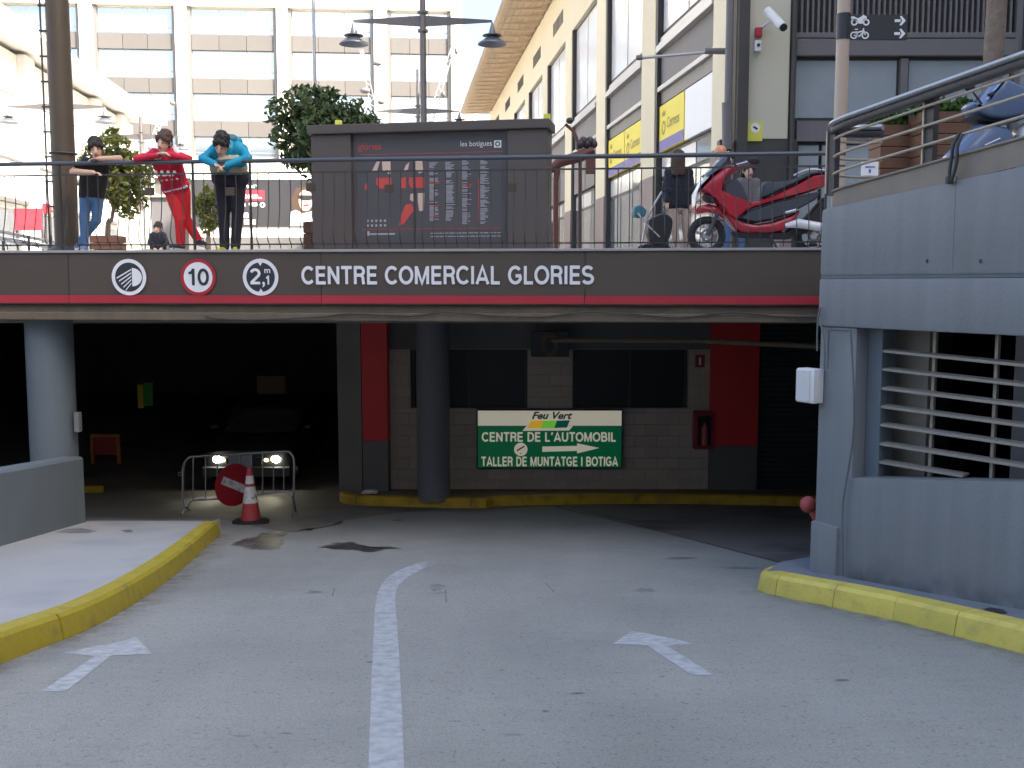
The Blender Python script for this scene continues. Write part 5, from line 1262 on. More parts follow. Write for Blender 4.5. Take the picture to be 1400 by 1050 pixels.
def figure(name, label, J, s, mat, headrot, skin, hair, voxel=.0085, style='fringe', bulk=1.0, extra=None, shoe_dirs=((0,-1,0),(0,-1,0)), base=None, hnorm=(0,0,-1), nohand=(), legs=1.1):
    """J: joints in world space"""
    P, H = [], []; t = thing(name, label, 'person', base, 'people on the plaza')
    tm, um, fm, lm, sm = mat; b = bulk*s
    nk = (J['shL']+J['shR'])/2; hp = (J['hipL']+J['hipR'])/2
    for k in 'LR':
        P += [('c', J['hip'+k], J['sh'+k]+(nk-J['sh'+k])*.25, .095*b, .085*b, tm), ('c', nk, J['sh'+k], .07*b, .062*b, tm)]
        P += [('c', J['sh'+k], J['el'+k], .056*b, .044*b, um), ('c', J['el'+k], J['ha'+k], .046*b if fm == um else .050*s, .037*b if fm == um else .034*s, fm)]
        if um != fm and fm in ('skin', 'skin_pale'):
            P.pop(-2); m2 = J['sh'+k].lerp(J['el'+k], .55)
            P += [('c', J['sh'+k], m2, .060*b, .062*b, um), ('c', m2, J['el'+k], .052*s, .050*s, fm)]
        if k not in nohand: hand(P, J['ha'+k]+(J['ha'+k]-J['el'+k]).normalized()*.0, J['ha'+k]+(J['ha'+k]-J['el'+k]).normalized()*.1, Vector(hnorm), s, skin)
        P += [('c', J['hip'+k], J['kn'+k], .082*s*legs, .060*s*legs, lm), ('c', J['kn'+k], J['an'+k], .058*s*legs, .047*s*legs, lm)]
        shoe(P, J['an'+k], shoe_dirs[0 if k == 'L' else 1], s, sm)
    P += [('c', hp, nk, .10*b, .105*b, tm), ('c', hp+vec(0,0,-.03*s), hp+vec(0,0,.05*s), .10*s, .10*s, lm), ('c', nk+vec(0,0,.0), J['head']+vec(0,.02,-.06*s), .05*s, .045*s, skin)]
    head(P, H, J['head'], headrot, s*1.14, skin, hair, style)
    if extra: P += extra
    remesh(P, mat, voxel, 'body', t, 3); remesh(H, None, voxel, 'hair', t, 2)
    return t
# boy in black t-shirt
y0 = Fy(125)+.42; Q = lambda px, py, dy: atY(px, py, y0+dy)
J = dict(head=Q(131,203,-.28), shL=Q(114,223,-.22), shR=Q(146,222,-.24), elL=Q(100,235,-.30), elR=Q(163,217,-.34), haL=Q(127,236,-.42), haR=Q(136,217,-.40), hipL=Q(117,268,0), hipR=Q(134,267,0), knL=Q(115,302,-.03), knR=Q(132,302,.02), anL=Q(116,336,0), anR=Q(112,327,.16))
figure('person', 'boy in black t-shirt and blue jeans leaning on the railing', J, .92, ('tee_black','tee_black','skin','jean_blue','shoe_blue'), rotm(R(18), R(14), R(-8)), 'skin', 'hair_dark', base=vec(J['anL'].x, y0, PLZ), shoe_dirs=((.15,-1,0),(-.2,-1,-.5)))
# boy in red
y0 = Fy(232)+.45; Q = lambda px, py, dy: atY(px, py, y0+dy)
ch = -.10
ex = [('e', Q(213+i*8.5, 236, -.31), (.022,.03,.030), None, 'white_cloth') for i in range(4)]+[('e', Q(216+i*9, 240, -.30), (.034,.03,.012), None, 'white_cloth') for i in range(3)]+[('e', Q(221+i*7, 247-i*.8, -.26), (.018,.03,.013), None, 'white_cloth') for i in range(4)]
ex += [('c', Q(226,262,-.11), Q(256,255,-.11), .014, .014, 'white_cloth'), ('c', Q(230,258,-.05), Q(250,253,-.05), .085, .085, 'red_knit')]
ex += [('c', Q(238,200,-.20), Q(243,209,-.30), .030, .030, 'white_cloth'), ('e', Q(214,215,-.36), (.05,.07,.035), None, 'white_cloth'), ('e', Q(240,205,-.2), (.05,.05,.03), None, 'white_cloth'), ('e', Q(197,209,-.27), (.045,.05,.025), None, 'white_cloth'), ('e', Q(206,203,-.2), (.035,.05,.025), None, 'white_cloth')]
J = dict(head=Q(224,194,-.30), shL=Q(208,212,-.22), shR=Q(241,211,-.22), elL=Q(187,217,-.36), elR=Q(258,217,-.36), haL=Q(218,212,-.42), haR=Q(231,211,-.42), hipL=Q(236,264,0), hipR=Q(250,263,0), knL=Q(246,300,-.06), knR=Q(253,298,.03), anL=Q(247,333,-.03), anR=Q(270,326,.10))
figure('person', 'boy in red jumper and red tracksuit trousers leaning on the railing', J, .95, ('red_knit','red_knit','red_knit','red_track','shoe_dark'), rotm(R(-12), R(10), R(10)), 'skin_pale', 'hair_brown', base=vec(J['anL'].x, y0, PLZ), extra=ex, legs=1.28, shoe_dirs=((-.6,-1,0),(.8,-.6,-.2)), bulk=1.06, hnorm=(0,-.3,-1))
# boy in teal jacket
y0 = Fy(310)+.42; Q = lambda px, py, dy: atY(px, py, y0+dy)
ex = [('c', Q(300,229,-.08), Q(325,229,-.08), .128, .128, 'khaki'), ('c', Q(303,219,-.32), Q(324,218,-.31), .055, .055, 'khaki'), ('c', Q(311,210,-.355), Q(312,234,-.24), .006, .006, 'scooter_black'),
      ('c', Q(313,192,-.12), Q(324,194,-.10), .075, .07, 'teal_jacket'), ('e', Q(316,191,-.12), (.10,.09,.07), None, 'teal'), ('c', Q(305,242,-.02), Q(325,242,-.02), .150, .150, 'dark_trouser')]
J = dict(head=Q(303,198,-.36), shL=Q(292,207,-.20), shR=Q(331,205,-.20), elL=Q(277,217,-.34), elR=Q(339,216,-.34), haL=Q(293,224,-.40), haR=Q(311,226,-.40), hipL=Q(305,246,0), hipR=Q(325,246,0), knL=Q(306,292,0), knR=Q(325,292,0), anL=Q(307,337,-.02), anR=Q(322,337,-.02))
figure('person', 'boy in teal jacket and dark trousers bending over the railing', J, 1.0, ('teal_jacket','teal_jacket','teal_jacket','dark_trouser','shoe_lime'), rotm(R(-6), R(32), R(6)), 'skin', 'hair_dark', base=vec(J['anL'].x, y0, PLZ), extra=ex, bulk=1.22, legs=1.32, shoe_dirs=((-.25,-1,0),(.2,-1,0)))
# woman in navy jacket seen from behind
y0 = 16.4; Q = lambda px, py, dy: atY(px, py, y0+dy); zg_ = PLZ+.07
J = dict(head=Q(927,219,0), shL=Q(914,236,.02), shR=Q(942,236,.02), elL=Q(909,258,.02), elR=Q(946,258,0), haL=Q(911,275,-.08), haR=Q(946,277,-.08), hipL=Q(921,280,0), hipR=Q(938,280,0), knL=Q(922,310,0), knR=Q(938,311,0))
J['anL'] = vec(Q(926,340,0).x, y0-.02, zg_); J['anR'] = vec(Q(940,340,0).x, y0+.05, zg_)
ex = [('c', Q(917,276,0), Q(942,276,0), .105, .105, 'navy'), ('c', Q(917,262,0), Q(942,262,0), .10, .10, 'navy')]
figure('person', 'woman in navy jacket and beige trousers seen from behind near the stroller', J, 1.03, ('navy','navy','navy','beige_trouser','shoe_dark'), rotm(R(170), R(-4), 0), 'skin', 'hair_brown', voxel=.011, style='long', base=vec(J['anL'].x, y0, PLZ), extra=ex, bulk=1.12, shoe_dirs=((-.2,1,0),(.2,1,0)))
# seated person behind red scooter
y0 = 16.8; Q = lambda px, py, dy: atY(px, py, y0+dy)
J = dict(head=Q(1023,233,0), shL=Q(1010,250,.05), shR=Q(1036,251,.05), elL=Q(1006,272,0), elR=Q(1040,273,0), haL=Q(1015,286,-.15), haR=Q(1030,287,-.15), hipL=Q(1014,296,.05), hipR=Q(1032,296,.05))
zs_ = J['hipL'].z
J['knL'] = vec(J['hipL'].x-.28, y0-.30, zs_+.02); J['knR'] = vec(J['hipR'].x-.28, y0-.32, zs_+.02); J['anL'] = vec(J['knL'].x-.05, y0-.30, PLZ+.08); J['anR'] = vec(J['knR'].x-.02, y0-.34, PLZ+.08)
figure('person', 'person in grey jacket and jeans sitting behind the red scooter', J, 1.0, ('grey_coat','grey_coat','grey_coat','jean_blue','shoe_dark'), rotm(R(12), R(4), 0), 'skin_pale', 'hair_brown', voxel=.011, style='long', base=vec(J['hipL'].x, y0, PLZ), bulk=1.1, shoe_dirs=((-.6,-1,0),(-.6,-1,0)))
bn = thing('stone_bench', 'low stone bench under the person in the grey jacket', 'bench', vec(J['hipL'].x+.1, y0+.15, PLZ), 'stone benches')
build('seat', MB().box(J['hipL'].x-.6, J['hipL'].x+.9, y0-.08, y0+.4, zs_-.17, zs_-.085), m_['stone_base'], bn, bevel=.01)
for dx in (-.5, .6): build('leg', MB().box(J['hipL'].x+dx, J['hipL'].x+dx+.2, y0-.02, y0+.34, PLZ, zs_-.172), m_['stone_base'], bn, bevel=.01)
# small seated person in dark clothes, far behind
y0 = 24.0; Q = lambda px, py, dy: atY(px, py, y0+dy)
J = dict(head=Q(216,312,0), shL=Q(208,322,.02), shR=Q(224,322,.02), elL=Q(204,332,-.05), elR=Q(229,332,-.05), haL=Q(211,339,-.2), haR=Q(222,338,-.2), hipL=Q(211,346,.05), hipR=Q(221,346,.05))
for k, dx in (('L', -.12), ('R', .1)):
    J['kn'+k] = J['hip'+k]+vec(dx, -.36, .03); J['an'+k] = vec(J['kn'+k].x, y0-.36, PLZ+.08)
figure('person', 'small distant person in dark clothes sitting between two trees', J, .95, ('navy','navy','navy','khaki','shoe_dark'), rotm(R(-10), R(6), 0), 'skin', 'hair_dark', voxel=.013, base=vec(J['hipL'].x, y0, PLZ), bulk=1.15)
zs_ = J['hipL'].z; x_ = J['hipL'].x
bn = thing('stone_bench', 'low stone bench under the small distant seated person', 'bench', vec(x_, y0+.15, PLZ), 'stone benches')
build('seat', MB().box(x_-.8, x_+.9, y0-.08, y0+.4, zs_-.17, zs_-.08), m_['stone_base'], bn, bevel=.01)
for dx in (-.7, .6): build('leg', MB().box(x_+dx, x_+dx+.2, y0-.02, y0+.34, PLZ, zs_-.172), m_['stone_base'], bn, bevel=.01)

# ================================================================== RED SCOOTER
YS = 14.5; FRM = ((0, YS, 0), (1, 0, 0), (0, 0, 1), (0, 1, 0))
def zp(pts, ox=840, oy=180, k=4.6667, Y=YS): return [(p.x, p.z) for p in (atY(ox+x/k, oy+y/k, Y) for x, y in pts)]
rsx = thing('motor_scooter', 'large red motor scooter with windscreen parked behind the railing', 'scooter', vec(xY(1040, YS), YS, PLZ))
def wheel(t, px, zc_, r, Y, spokes=5, wd=.055):
    c = vec(xY(px, Y, 314), Y, zc_); w_ = build('wheel', MB().torus(c, (0,1,0), r-wd, wd, 32, 10, sq=1.0), m_['rubber'], t, smooth=60)
    mb = MB(); mb.torus(c, (0,1,0), r-wd*1.75, .018, 28, 6); mb.lathe([(.045, -.05), (.045, .05)], c, (0,1,0), 14)
    for k in range(spokes):
        a = 2*math.pi*k/spokes+.3
        for dd in (-.09, .09): mb.tube([c+vec(.035*math.cos(a), -.01, .035*math.sin(a)), c+vec((r-wd*1.7)*math.cos(a+dd), 0, (r-wd*1.7)*math.sin(a+dd))], .013, 5)
    build('rim', mb, m_['silver'], w_, smooth=50)
    build('brake_disc', MB().torus(c+vec(0, -.045, 0), (0,1,0), .075, .016, 22, 4, sq=.2), m_['panel_grey'], w_)
wheel(rsx, 966, PLZ+.27, .27, YS); wheel(rsx, 1112, PLZ+.27, .27, YS)
sh_ = lambda name, pts, hw, edge, mat, dy=0: build(name, MB().shell(zp(pts), ((0, YS+dy, 0),)+FRM[1:], hw, edge), m_[mat], rsx, smooth=50)
sh_('front_fender', [(508,508),(540,475),(600,460),(665,480),(705,535),(690,560),(650,530),(590,515),(530,528)], .10, .02, 'scooter_red')
sh_('front_fairing', [(538,372),(615,285),(700,222),(770,208),(800,222),(780,262),(720,290),(690,335),(680,375),(760,415),(850,455),(790,510),(745,545),(700,530),(650,470),(590,420)], .196, .05, 'scooter_red')
sh_('center_panel', [(640,395),(760,412),(865,456),(810,530),(760,570),(700,535)], .203, .03, 'scooter_red')
sh_('turn_signal', [(585,355),(640,315),(655,325),(600,372)], .195, .01, 'lens_orange')
sh_('nose_cover', [(498,400),(545,310),(630,248),(690,228),(620,285),(545,362),(530,410),(518,465),(498,484)], .15, .03, 'fairing_white')
sh_('headlight', [(566,405),(600,418),(640,455),(600,452),(570,425)], .20, .012, 'scooter_black')
sh_('windscreen', [(560,280),(590,255),(690,145),(722,128),(735,140),(700,200),(640,265),(585,300)], .17, .02, 'screen_smoke')
sh_('lower_body', [(690,520),(745,545),(800,575),(900,592),(1000,575),(1110,535),(1165,505),(1165,530),(1120,600),(1060,640),(960,655),(790,648),(745,610),(715,565)], .17, .03, 'scooter_red')
sh_('upper_body', [(760,415),(850,458),(980,418),(1150,340),(1250,283),(1370,268),(1395,300),(1380,340),(1300,368),(1200,402),(1000,455),(870,495),(800,535),(760,560),(735,545)], .187, .03, 'scooter_red')
sh_('side_panel', [(780,560),(850,505),(1000,458),(1200,405),(1290,385),(1270,440),(1170,495),(1100,532),(980,572),(880,588)], .210, .03, 'scooter_dark')
sh_('seat', [(915,430),(928,350),(958,318),(1040,322),(1130,310),(1220,262),(1330,252),(1345,268),(1250,288),(1150,338),(1000,405),(960,425)], .155, .03, 'seat_black')
sh_('leg_shield', [(690,340),(760,300),(800,330),(850,455),(760,430),(690,400)], .15, .02, 'scooter_dark')
sh_('floor_panel', [(745,640),(1080,640),(1200,560),(1330,420),(1340,520),(1250,640),(1100,690),(760,680)], .12, .02, 'scooter_black')
sh_('tail_light', [(1310,345),(1385,325),(1395,338),(1340,356)], .15, .01, 'fairing_white')
build('exhaust', MB().tube([atY(840+1090/4.667, 180+600/4.667, YS-.17), atY(840+1170/4.667, 180+585/4.667, YS-.2), atY(840+1330/4.667, 180+610/4.667, YS-.2)], [.03, .065, .06], 14), m_['fairing_white'], rsx, smooth=50)
build('footrest', MB().tube([atY(840+1090/4.667, 180+518/4.667, YS-.2), atY(840+1165/4.667, 180+498/4.667, YS-.2)], .022, 8), m_['silver'], rsx, smooth=50)
build('fork', MB().tube([atY(840+680/4.667, 180+480/4.667, YS-.07), vec(xY(966, YS, 314), YS-.08, PLZ+.27)], .03, 10), m_['scooter_dark'], rsx, smooth=50)
build('handlebar', MB().tube([atY(840+760/4.667, 180+205/4.667, YS-.30), atY(840+790/4.667, 180+215/4.667, YS-.1), atY(840+790/4.667, 180+215/4.667, YS+.1), atY(840+760/4.667, 180+205/4.667, YS+.3)], .018, 8), m_['scooter_black'], rsx, smooth=50)
for sx, py, px in ((-.28, 187, 1030), (.28, 212, 998)):
    c = atY(px, py if sx > 0 else 219, YS+sx); mb = MB(); mb.ell(c, (.085, .03, .055), rot=rotm(0, 0, R(15))); hd = build('mirror', mb, m_['scooter_black'], rsx, smooth=60)
    build('stalk', MB().tube([c, atY(1002, 226, YS+sx*.8)], .009, 6), m_['chrome'], hd)
build('stand', MB().tube([atY(1052, 320, YS-.1), vec(xY(1060, YS), YS-.24, PLZ+.01)], .014, 6), m_['scooter_black'], rsx)
build('grab_rail', MB().tube(smooth_path([atY(1085, 240, YS-.1), atY(1105, 232, YS-.13), atY(1128, 233, YS-.12)], 4), .014, 8), m_['silver'], rsx, smooth=60)
hm = build('orange_helmet', MB().lathe([(.015, .095), (.055, .08), (.083, .04), (.088, 0), (.075, -.05)], atY(985, 208, YS+.05), (0, 0, 1), 18), m_['helmet_orange'], label='small orange rounded helmet above the red scooter windscreen', cat='helmet', smooth=60)

# ---- blue scooter right of the curved railing
YB = 9.75; bs = thing('motor_scooter', 'blue motor scooter parked behind the curved railing at top right', 'scooter', vec(xY(1400, YB), YB, PLZ))
zb = lambda pts: zp(pts, 1270, 90, 6.177, YB)
sb = lambda name, pts, hw, edge, mat: build(name, MB().shell(chaikin(zb(pts), 2), ((0, YB, 0),)+FRM[1:], hw, edge), m_[mat], bs, smooth=50)
sb('front_fairing', [(290,350),(330,305),(400,325),(460,230),(530,130),(600,105),(720,170),(900,215),(960,330),(900,430),(740,455),(600,488),(450,478),(340,430)], .17, .06, 'scooter_blue')
sb('headlight', [(410,320),(470,232),(540,140),(590,135),(560,240),(480,320)], .175, .03, 'scooter_blue_pale')
sb('trim', [(335,425),(450,476),(600,488),(740,462),(740,474),(600,502),(440,492),(325,440)], .165, .01, 'scooter_black')
sb('leg_shield', [(110,782),(200,690),(330,560),(390,492),(520,502),(640,530),(680,600),(700,760),(640,900),(420,960),(180,880)], .15, .05, 'scooter_blue')
sb('side_fairing', [(695,640),(720,540),(800,480),(900,440),(1300,430),(1400,520),(1300,640),(900,700)], .15, .04, 'fairing_white')
sb('seat', [(900,430),(960,390),(1300,380),(1420,420),(1300,450),(920,460)], .14, .04, 'seat_black')
build('lettering', MB().prism(zb([(408,684),(412,692),(540,634),(532,626)]), ((0, YB, 0),)+FRM[1:], -.156, -.150), m_['sign_white'], bs)
wheel(bs, 1312, PLZ+.24, .24, YB); wheel(bs, 1530, PLZ+.24, .24, YB)
c = atY(1326, 120, YB-.25); build('mirror', MB().ell(c, (.05, .02, .035)), m_['scooter_black'], bs, smooth=60); build('mirror_stalk', MB().tube([c, atY(1337, 135, YB-.2), atY(1345, 145, YB-.1)], .008, 6), m_['scooter_black'], bs)
build('handlebar', MB().tube([atY(1352, 130, YB-.3), atY(1368, 122, YB), atY(1352, 130, YB+.3)], .016, 8), m_['scooter_black'], bs, smooth=50)

# ---- stroller
YT = 16.0; st = thing('stroller', 'black baby stroller with silver tubes beside the woman in navy', 'stroller', vec(xY(890, YT), YT, PLZ))
def T_(pts, r, name, mat, dy=0): build(name, MB().tube([atY(x, y, YT+dy) for x, y in pts], r, 8), m_[mat], st, smooth=50)
for dy in (-.2, .2):
    T_([(872,291),(886,308),(902,324)], .016, 'frame_tube', 'chrome', dy); T_([(905,262),(893,282),(884,300),(878,332)], .016, 'frame_tube', 'silver', dy)
    c = vec(xY(881, YT), YT+dy, PLZ+.1); build('wheel', MB().torus(c, (0,1,0), .08, .022, 20, 6), m_['rubber'], st, smooth=50)
    c = vec(xY(906, YT), YT+dy, PLZ+.1); build('wheel', MB().torus(c, (0,1,0), .08, .022, 20, 6), m_['rubber'], st, smooth=50)
T_([(905,262),(912,258)], .02, 'handle', 'rubber')
fr = ((0, YT, 0), (1, 0, 0), (0, 0, 1), (0, 1, 0))
build('seat', MB().shell(chaikin(zp([(884,300),(906,290),(920,300),(914,332),(890,336),(882,318)], 0, 0, 1, YT), 2), fr, .2, .03), m_['scooter_black'], st, smooth=50)
build('hood', MB().shell(chaikin(zp([(864,284),(874,280),(884,288),(880,298),(866,298)], 0, 0, 1, YT), 2), fr, .18, .02), m_['teal'], st, smooth=50)
build('basket', MB().box(xY(886, YT), xY(912, YT), YT-.17, YT+.17, PLZ+.12, PLZ+.27), m_['rubber'], st, bevel=.02)

# ================================================================== BARRIER, CONE, SIGN, CAR
BP = Pl(atY(249, 660, 16.15).xy, atY(403, 660, 15.95).xy)
ba = thing('crowd_barrier', 'galvanised steel crowd barrier closing the left garage lane', 'barrier', BP.pt(BP.L/2, 0, road_z(16.05)))
bp = lambda px, py, n=0: BP.pt(BP.u(px, py, n), n, BP.z(px, py, n))
build('frame', MB().tube(smooth_path([bp(250,693),bp(250,660),bp(251,637),bp(258,626),bp(270,624),bp(330,620.5),bp(388,617.5),bp(397,620),bp(402,630),bp(402,655),bp(401,678)], 4), .019, 10), m_['galv'], ba, smooth=60)
build('lower_rail', MB().tube(smooth_path([bp(257,694),bp(259,688),bp(266,684),bp(300,682),bp(345,677),bp(385,672),bp(394,674),bp(400,680)], 4), .016, 8), m_['galv'], ba, smooth=60)
for px in (264, 281, 297, 313, 328, 344, 359, 374, 388):
    t_ = (px-264)/124; y0_, y1_ = 624-6*t_, 684-11.5*t_; build('bar', MB().tube([bp(px, y0_), bp(px, y1_)], .010, 8), m_['galv'], ba, smooth=60)
for px, py in ((253, 692), (401, 678)):
    for n in (-.3, .3):
        c = bp(px, py); build('foot', MB().tube([c, BP.pt(BP.u(px, py)+(.07 if n > 0 else -.06), n, road_z(BP.pt(0, n, 0).y)+.015)], .016, 8), m_['galv'], ba, smooth=60)
build('plate', MB().pbox(BP, BP.u(313, 630), BP.u(344, 630), -.012, -.004, BP.z(330, 645), BP.z(330, 622)), m_['grey_paint'], ba)
for px in (246.5, 404): build('hook', MB().torus(bp(px, 648 if px < 300 else 640), (0,1,0), .03, .007, 14, 6), m_['galv'], ba)
# no entry disc
c = atY(320, 663, 15.75); yaw = R(47); tilt = R(-27)
ua = Vector((math.cos(yaw), math.sin(yaw), 0)); nn_ = Vector((math.sin(yaw), -math.cos(yaw), 0)); zz = Vector((0, 0, 1))
ax_ = ua*math.cos(tilt)+zz*math.sin(tilt); bx_ = -ua*math.sin(tilt)+zz*math.cos(tilt)
ne = thing('no_entry_sign', 'round red no-entry sign with tilted white bar propped on the barrier', 'sign', c+vec(0, 0, -.32))
build('disc', MB().lathe([(.318, -.006), (.335, -.004), (.335, .004), (.318, .006)], c, nn_, 40), m_['sign_red'], ne, smooth=40)
mb = MB(); mb.prism([(-.235, -.062), (.235, -.062), (.235, .062), (-.235, .062)], (c, ax_, bx_, nn_), .0075, .0095); build('bar', mb, m_['cone_white'], ne)
build('clamp', MB().box(c.x-.02, c.x+.02, c.y+.02, c.y+.25, c.z+.1, c.z+.14), m_['galv'], ne)
# cone
p = onroad(343, 715); co = thing('traffic_cone', 'worn red and white traffic cone in front of the barrier', 'cone', p)
hc = 73*p.y/1400; zf = lambda y: p.z+.035+hc*(716-y)/73; rf_ = lambda y: (.038+(.152-.038)*((y-643)/73))
bands = [(643.5, 652, 'cone_red'), (652, 663, 'cone_white'), (663, 667, 'cone_red'), (667, 690, 'cone_white'), (690, 714.5, 'cone_red')]
for a, b, mt in bands: build('band', MB().lathe([(rf_(b), zf(b)), (rf_(a), zf(a))], vec(p.x, p.y, 0), seg=28, caps=(a < 644)), m_[mt], co, smooth=60)
build('base', MB().lathe([(.27, p.z), (.275, p.z+.03), (.25, p.z+.05), (.15, p.z+.06)], vec(p.x, p.y, 0), seg=28), m_['rubber'], co, smooth=40)
build('tip', MB().lathe([(.040, zf(643.5)), (.034, zf(641.5)), (.02, zf(641))], vec(p.x, p.y, 0), seg=20), m_['cone_red'], co, smooth=40)
# car
YC = 18.7; ca = thing('parked_car', 'black car with lit headlights waiting in the dark garage', 'car', vec(xY(336, YC, 628), YC+2, -2.2))
xc = xY(336, YC, 628); zr_ = -2.2; cf = ((xc, YC, zr_), (0, 1, 0), (0, 0, 1), (1, 0, 0))
body = [(0,.25),(-.02,.5),(.08,.72),(.35,.82),(1.0,.92),(1.15,.95),(3.4,.98),(3.75,.90),(3.8,.5),(3.7,.25)]
build('body', MB().shell(body, cf, .83, .12, steps=5), m_['car_black'], ca, smooth=40)
build('cabin', MB().shell([(1.0,.92),(1.75,1.40),(2.0,1.46),(2.9,1.46),(3.5,1.0),(3.4,.94)], cf, .70, .10, steps=5), m_['car_glass'], ca, smooth=40)
build('roof', MB().shell([(1.72,1.42),(2.0,1.475),(2.9,1.475),(3.0,1.42),(2.0,1.43)], cf, .60, .02), m_['car_black'], ca, smooth=40)
for s in (-1, 1):
    for yy_ in (.72, 3.05):
        cw = vec(xc+s*.72, YC+yy_, zr_+.30); wv = build('wheel', MB().torus(cw, (1,0,0), .22, .085, 26, 8), m_['rubber'], ca, smooth=50); build('rim', MB().lathe([(.17, -.06), (.17, .06)], cw, (1,0,0), 18), m_['silver'], wv)
    px = 297 if s < 0 else 377; c = atY(px, 628, YC-.04)
    build('headlight', MB().ell(c, (.085, .03, .065)), m_['headlamp'], ca, smooth=60)
    c2 = atY(px+(8 if s < 0 else -13), 629, YC-.05); build('side_light', MB().ell(c2, (.035, .02, .03)), m_['headlamp_amber'], ca, smooth=60)
    build('mirror', MB().ell(vec(xc+s*.92, YC+1.2, zr_+1.0), (.10, .05, .07)), m_['car_black'], ca, smooth=60)
    ld = bpy.data.lights.new('headlight_beam', 'SPOT'); ld.energy = 4; ld.spot_size = R(40); ld.spot_blend = .6; ld.color = (1, .93, .68); ld.shadow_soft_size = .06
    lo = bpy.data.objects.new('headlight_beam', ld); COL.objects.link(lo); lo.parent = ca; lo.location = c+vec(0, -.12, 0)-wbase(ca); lo.rotation_euler = (R(-64), 0, 0)
build('bumper', MB().shell([(-.05,.25),(-.06,.42),(.1,.45),(.1,.22)], cf, .80, .02), m_['scooter_dark'], ca, smooth=40)
build('grille', MB().box(xc-.35, xc+.35, YC-.07, YC-.03, zr_+.5, zr_+.6), m_['scooter_black'], ca, bevel=.01)

# ================================================================== GARAGE SIGNS AND FITTINGS
gs = thing('workshop_sign', 'green and white illuminated sign with arrow on the block wall', 'sign', I.pt(iu(752), .1, iz(641)))
NG = .16; gu = lambda px, py=600: I.u(px, py, NG); gz_ = lambda py: I.z(752, py, NG)
build('case', MB().pbox(I, gu(652), gu(851), .004, NG-.002, gz_(640.5), gz_(560)), m_['gs_ink'], gs, bevel=.01)
build('green_face', MB().pbox(I, gu(653.5), gu(849.5), NG-.001, NG+.004, gz_(639), gz_(582.4)), m_['gs_green'], gs)
build('white_face', MB().pbox(I, gu(653.5), gu(849.5), NG-.001, NG+.004, gz_(582), gz_(561.5)), m_['gs_white'], gs)
def gq(name, pts, mt, n=.007): mb = MB(); mb.pquad(I, [(gu(x), gz_(y)) for x, y in pts], NG+n); return build(name, mb, m_[mt], gs)
gq('logo_field', [(720,582.2),(714,589),(778,588.5),(783.5,582.2)], 'gs_white')
gq('logo_bar', [(726,575),(743,575),(739.5,585.3),(721,585.3)], 'gs_gold', .010); gq('logo_bar', [(743,575),(761.5,575),(757.5,585),(739.5,585.3)], 'gs_lime', .010); gq('logo_bar', [(761.5,575),(779,574.5),(775,584.5),(757.5,585)], 'gs_teal', .010)
build('lettering', text_mb('Feu Vert', I, gu(727), gz_(573), gu(782.5), gz_(562.8), NG+.010, .03, .35), m_['gs_ink'], gs)
build('lettering', stroke_text("CENTRE DE L´AUTOMOBIL", I, gu(659), gz_(603.5), gu(842), gz_(591), NG+.010, .2), m_['gs_white'], gs)
build('lettering', stroke_text('TALLER DE MUNTATGE I BOTIGA', I, gu(658), gz_(637), gu(845), gz_(624.5), NG+.010, .2), m_['gs_white'], gs)
cd = build('emblem_disc', disc(I, gu(712), gz_(614.3), .118, NG+.010), m_['gs_white'], gs)
mb = MB(); mb.pquad(I, [(gu(706.5), gz_(615)), (gu(715), gz_(610)), (gu(717), gz_(608.5)), (gu(717), gz_(611)), (gu(707), gz_(617))], NG+.013); mb.pquad(I, [(gu(710.5), gz_(619)), (gu(713), gz_(619)), (gu(712), gz_(621))], NG+.013); build('emblem', mb, m_['gs_ink'], cd)
gq('arrow', [(741.5,610.3),(789,609.5),(789,606),(819.5,612.3),(789,619.8),(789,616.3),(741.5,617.6)], 'gs_white', .010)
zs0_ = thing('level_sign', 'dark hanging board with a pale zero above the block wall', 'sign', I.pt(iu(751), .6, iz(489)))
build('board', MB().pbox(I, I.u(726, 470, .6), I.u(778, 470, .6), .55, .6, I.z(751, 488, .6), I.z(751, 453, .6)), m_['dark_vinyl'], zs0_, bevel=.01)
mb = stroke_text('0', I, I.u(739, 470, .6), I.z(751, 487, .6), I.u(763, 470, .6), I.z(751, 456, .6), .606, .17); build('number', mb, m_['concrete_beam'], zs0_)
for px in (735, 770): build('hanger', MB().tube([I.pt(I.u(px, 470, .58), .575, I.z(751, 453, .6)), I.pt(I.u(px, 470, .58), .575, zc-.005)], .01, 6), m_['rail_dark'], zs0_)
fx = thing('extinguisher_cabinet', 'dark red fire extinguisher cabinet left of the broad red pier', 'cabinet', I.pt(iu(960), .1, iz(612)))
build('case', MB().pbox(I, iu(947), iu(974), .014, .18, iz(612), iz(561)), m_['ext_red'], fx, bevel=.01)
build('door_glass', MB().pbox(I, iu(952), iu(970), .181, .186, iz(607), iz(567)), m_['car_glass'], fx)
build('extinguisher', MB().lathe([(.05, 0), (.055, .03), (.055, .30), (.02, .36), (.02, .40)], I.pt(iu(961), .20, iz(606)), (0, 0, 1), 14), m_['hydrant_red'], fx, smooth=50)
fs = thing('fire_sign', 'small red fire sign high on the block wall', 'sign', I.pt(iu(955), .02, iz(502)))
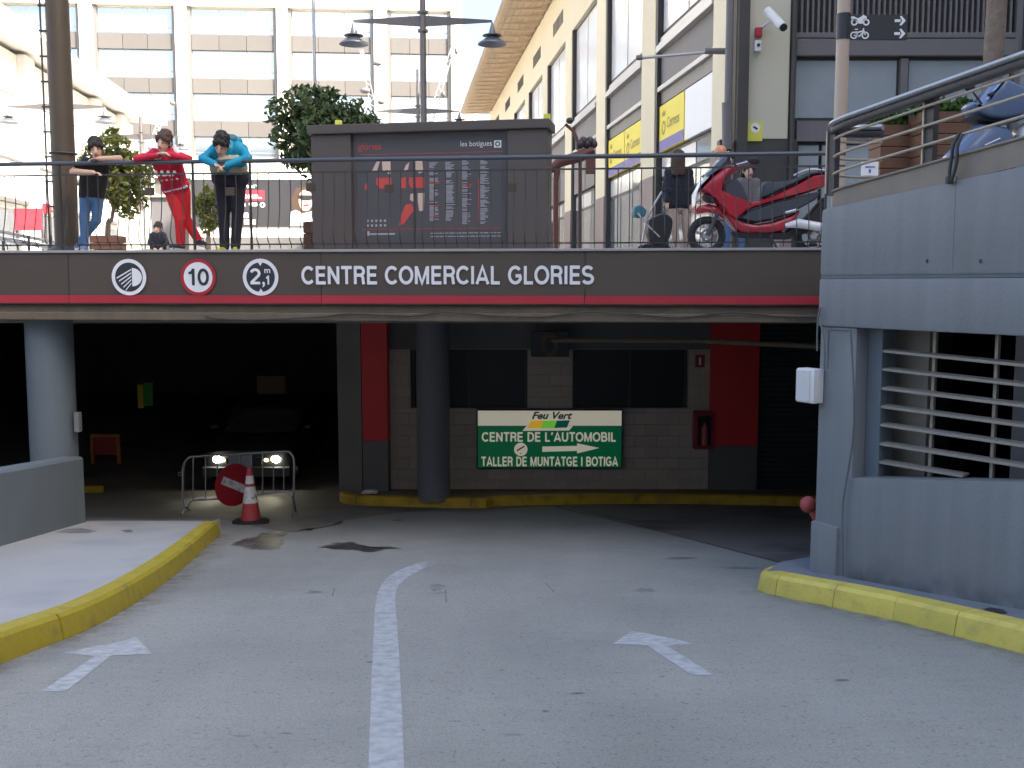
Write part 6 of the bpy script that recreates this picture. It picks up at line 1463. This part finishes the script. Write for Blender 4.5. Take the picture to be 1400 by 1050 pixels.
build('board', MB().pbox(I, iu(949), iu(962), .014, .022, iz(502), iz(485)), m_['ext_red'], fs); mb = MB(); mb.pquad(I, [(iu(954), iz(499)), (iu(957), iz(499)), (iu(957), iz(490)), (iu(955.5), iz(487.5)), (iu(954), iz(490))], .025); build('symbol', mb, m_['white_vinyl'], fs)
def inner(name, px0, px1, y0, y1, Y, mat, label, cat, frame=None):
    x0, x1 = xY(px0, Y, 560), xY(px1, Y, 560); t = thing(name, label, cat, vec((x0+x1)/2, Y, zY(y1, Y)))
    build('panel', MB().box(x0, x1, Y, Y+.05, zY(y1, Y), zY(y0, Y)), m_[mat], t, bevel=.008)
    if frame:
        d = .07; z0_, z1_ = zY(y1, Y), zY(y0, Y)
        for a in ((x0-d, x1+d, z1_+.002, z1_+d), (x0-d, x0-.002, z0_-.25, z1_), (x1+.002, x1+d, z0_-.25, z1_)): build('frame', MB().box(a[0], a[1], Y-.03, Y+.05, a[2], a[3]), m_[frame], t)
    return t
t = inner('garage_sign', 197, 209, 523, 555, 24, 'green_sign', 'small green and yellow sign deep in the left lane', 'sign'); x0 = xY(189, 24, 560)
build('panel', MB().box(x0, xY(196.5, 24, 560), 23.99, 24.04, zY(558, 24), zY(526, 24)), m_['yellow_sign'], t)
inner('beige_panel', 352, 391, 514, 566, 28, 'beige_panel', 'beige panel on the far garage wall above the car', 'panel')
inner('orange_framed_panel', 127, 158, 598, 622, 21.5, 'ext_red', 'dark red panel in orange frame deep in the garage', 'panel', 'orange_frame')
mb = MB(); c = onroad(124, 674); mb.box(c.x-.2, c.x+.2, c.y, c.y+.12, c.z, c.z+.12); build('wheel_stop', mb, m_['kerb_yellow_dull'], label='short yellow wheel stop in the dark left lane', cat='wheel stop', bevel=.02)
mb = MB(); mb.box(xY(497, 17.4, 668), xY(517, 17.3, 668), 17.15, 17.4, -1.955, -1.94); mb.box(xY(500, 17.4, 668), xY(514, 17.3, 668), 17.2, 17.35, -1.938, -1.92); build('cardboard_sheet', mb, m_['box_white'], label='pale scrap of cardboard lying on the island kerb', cat='cardboard', bevel=.002)
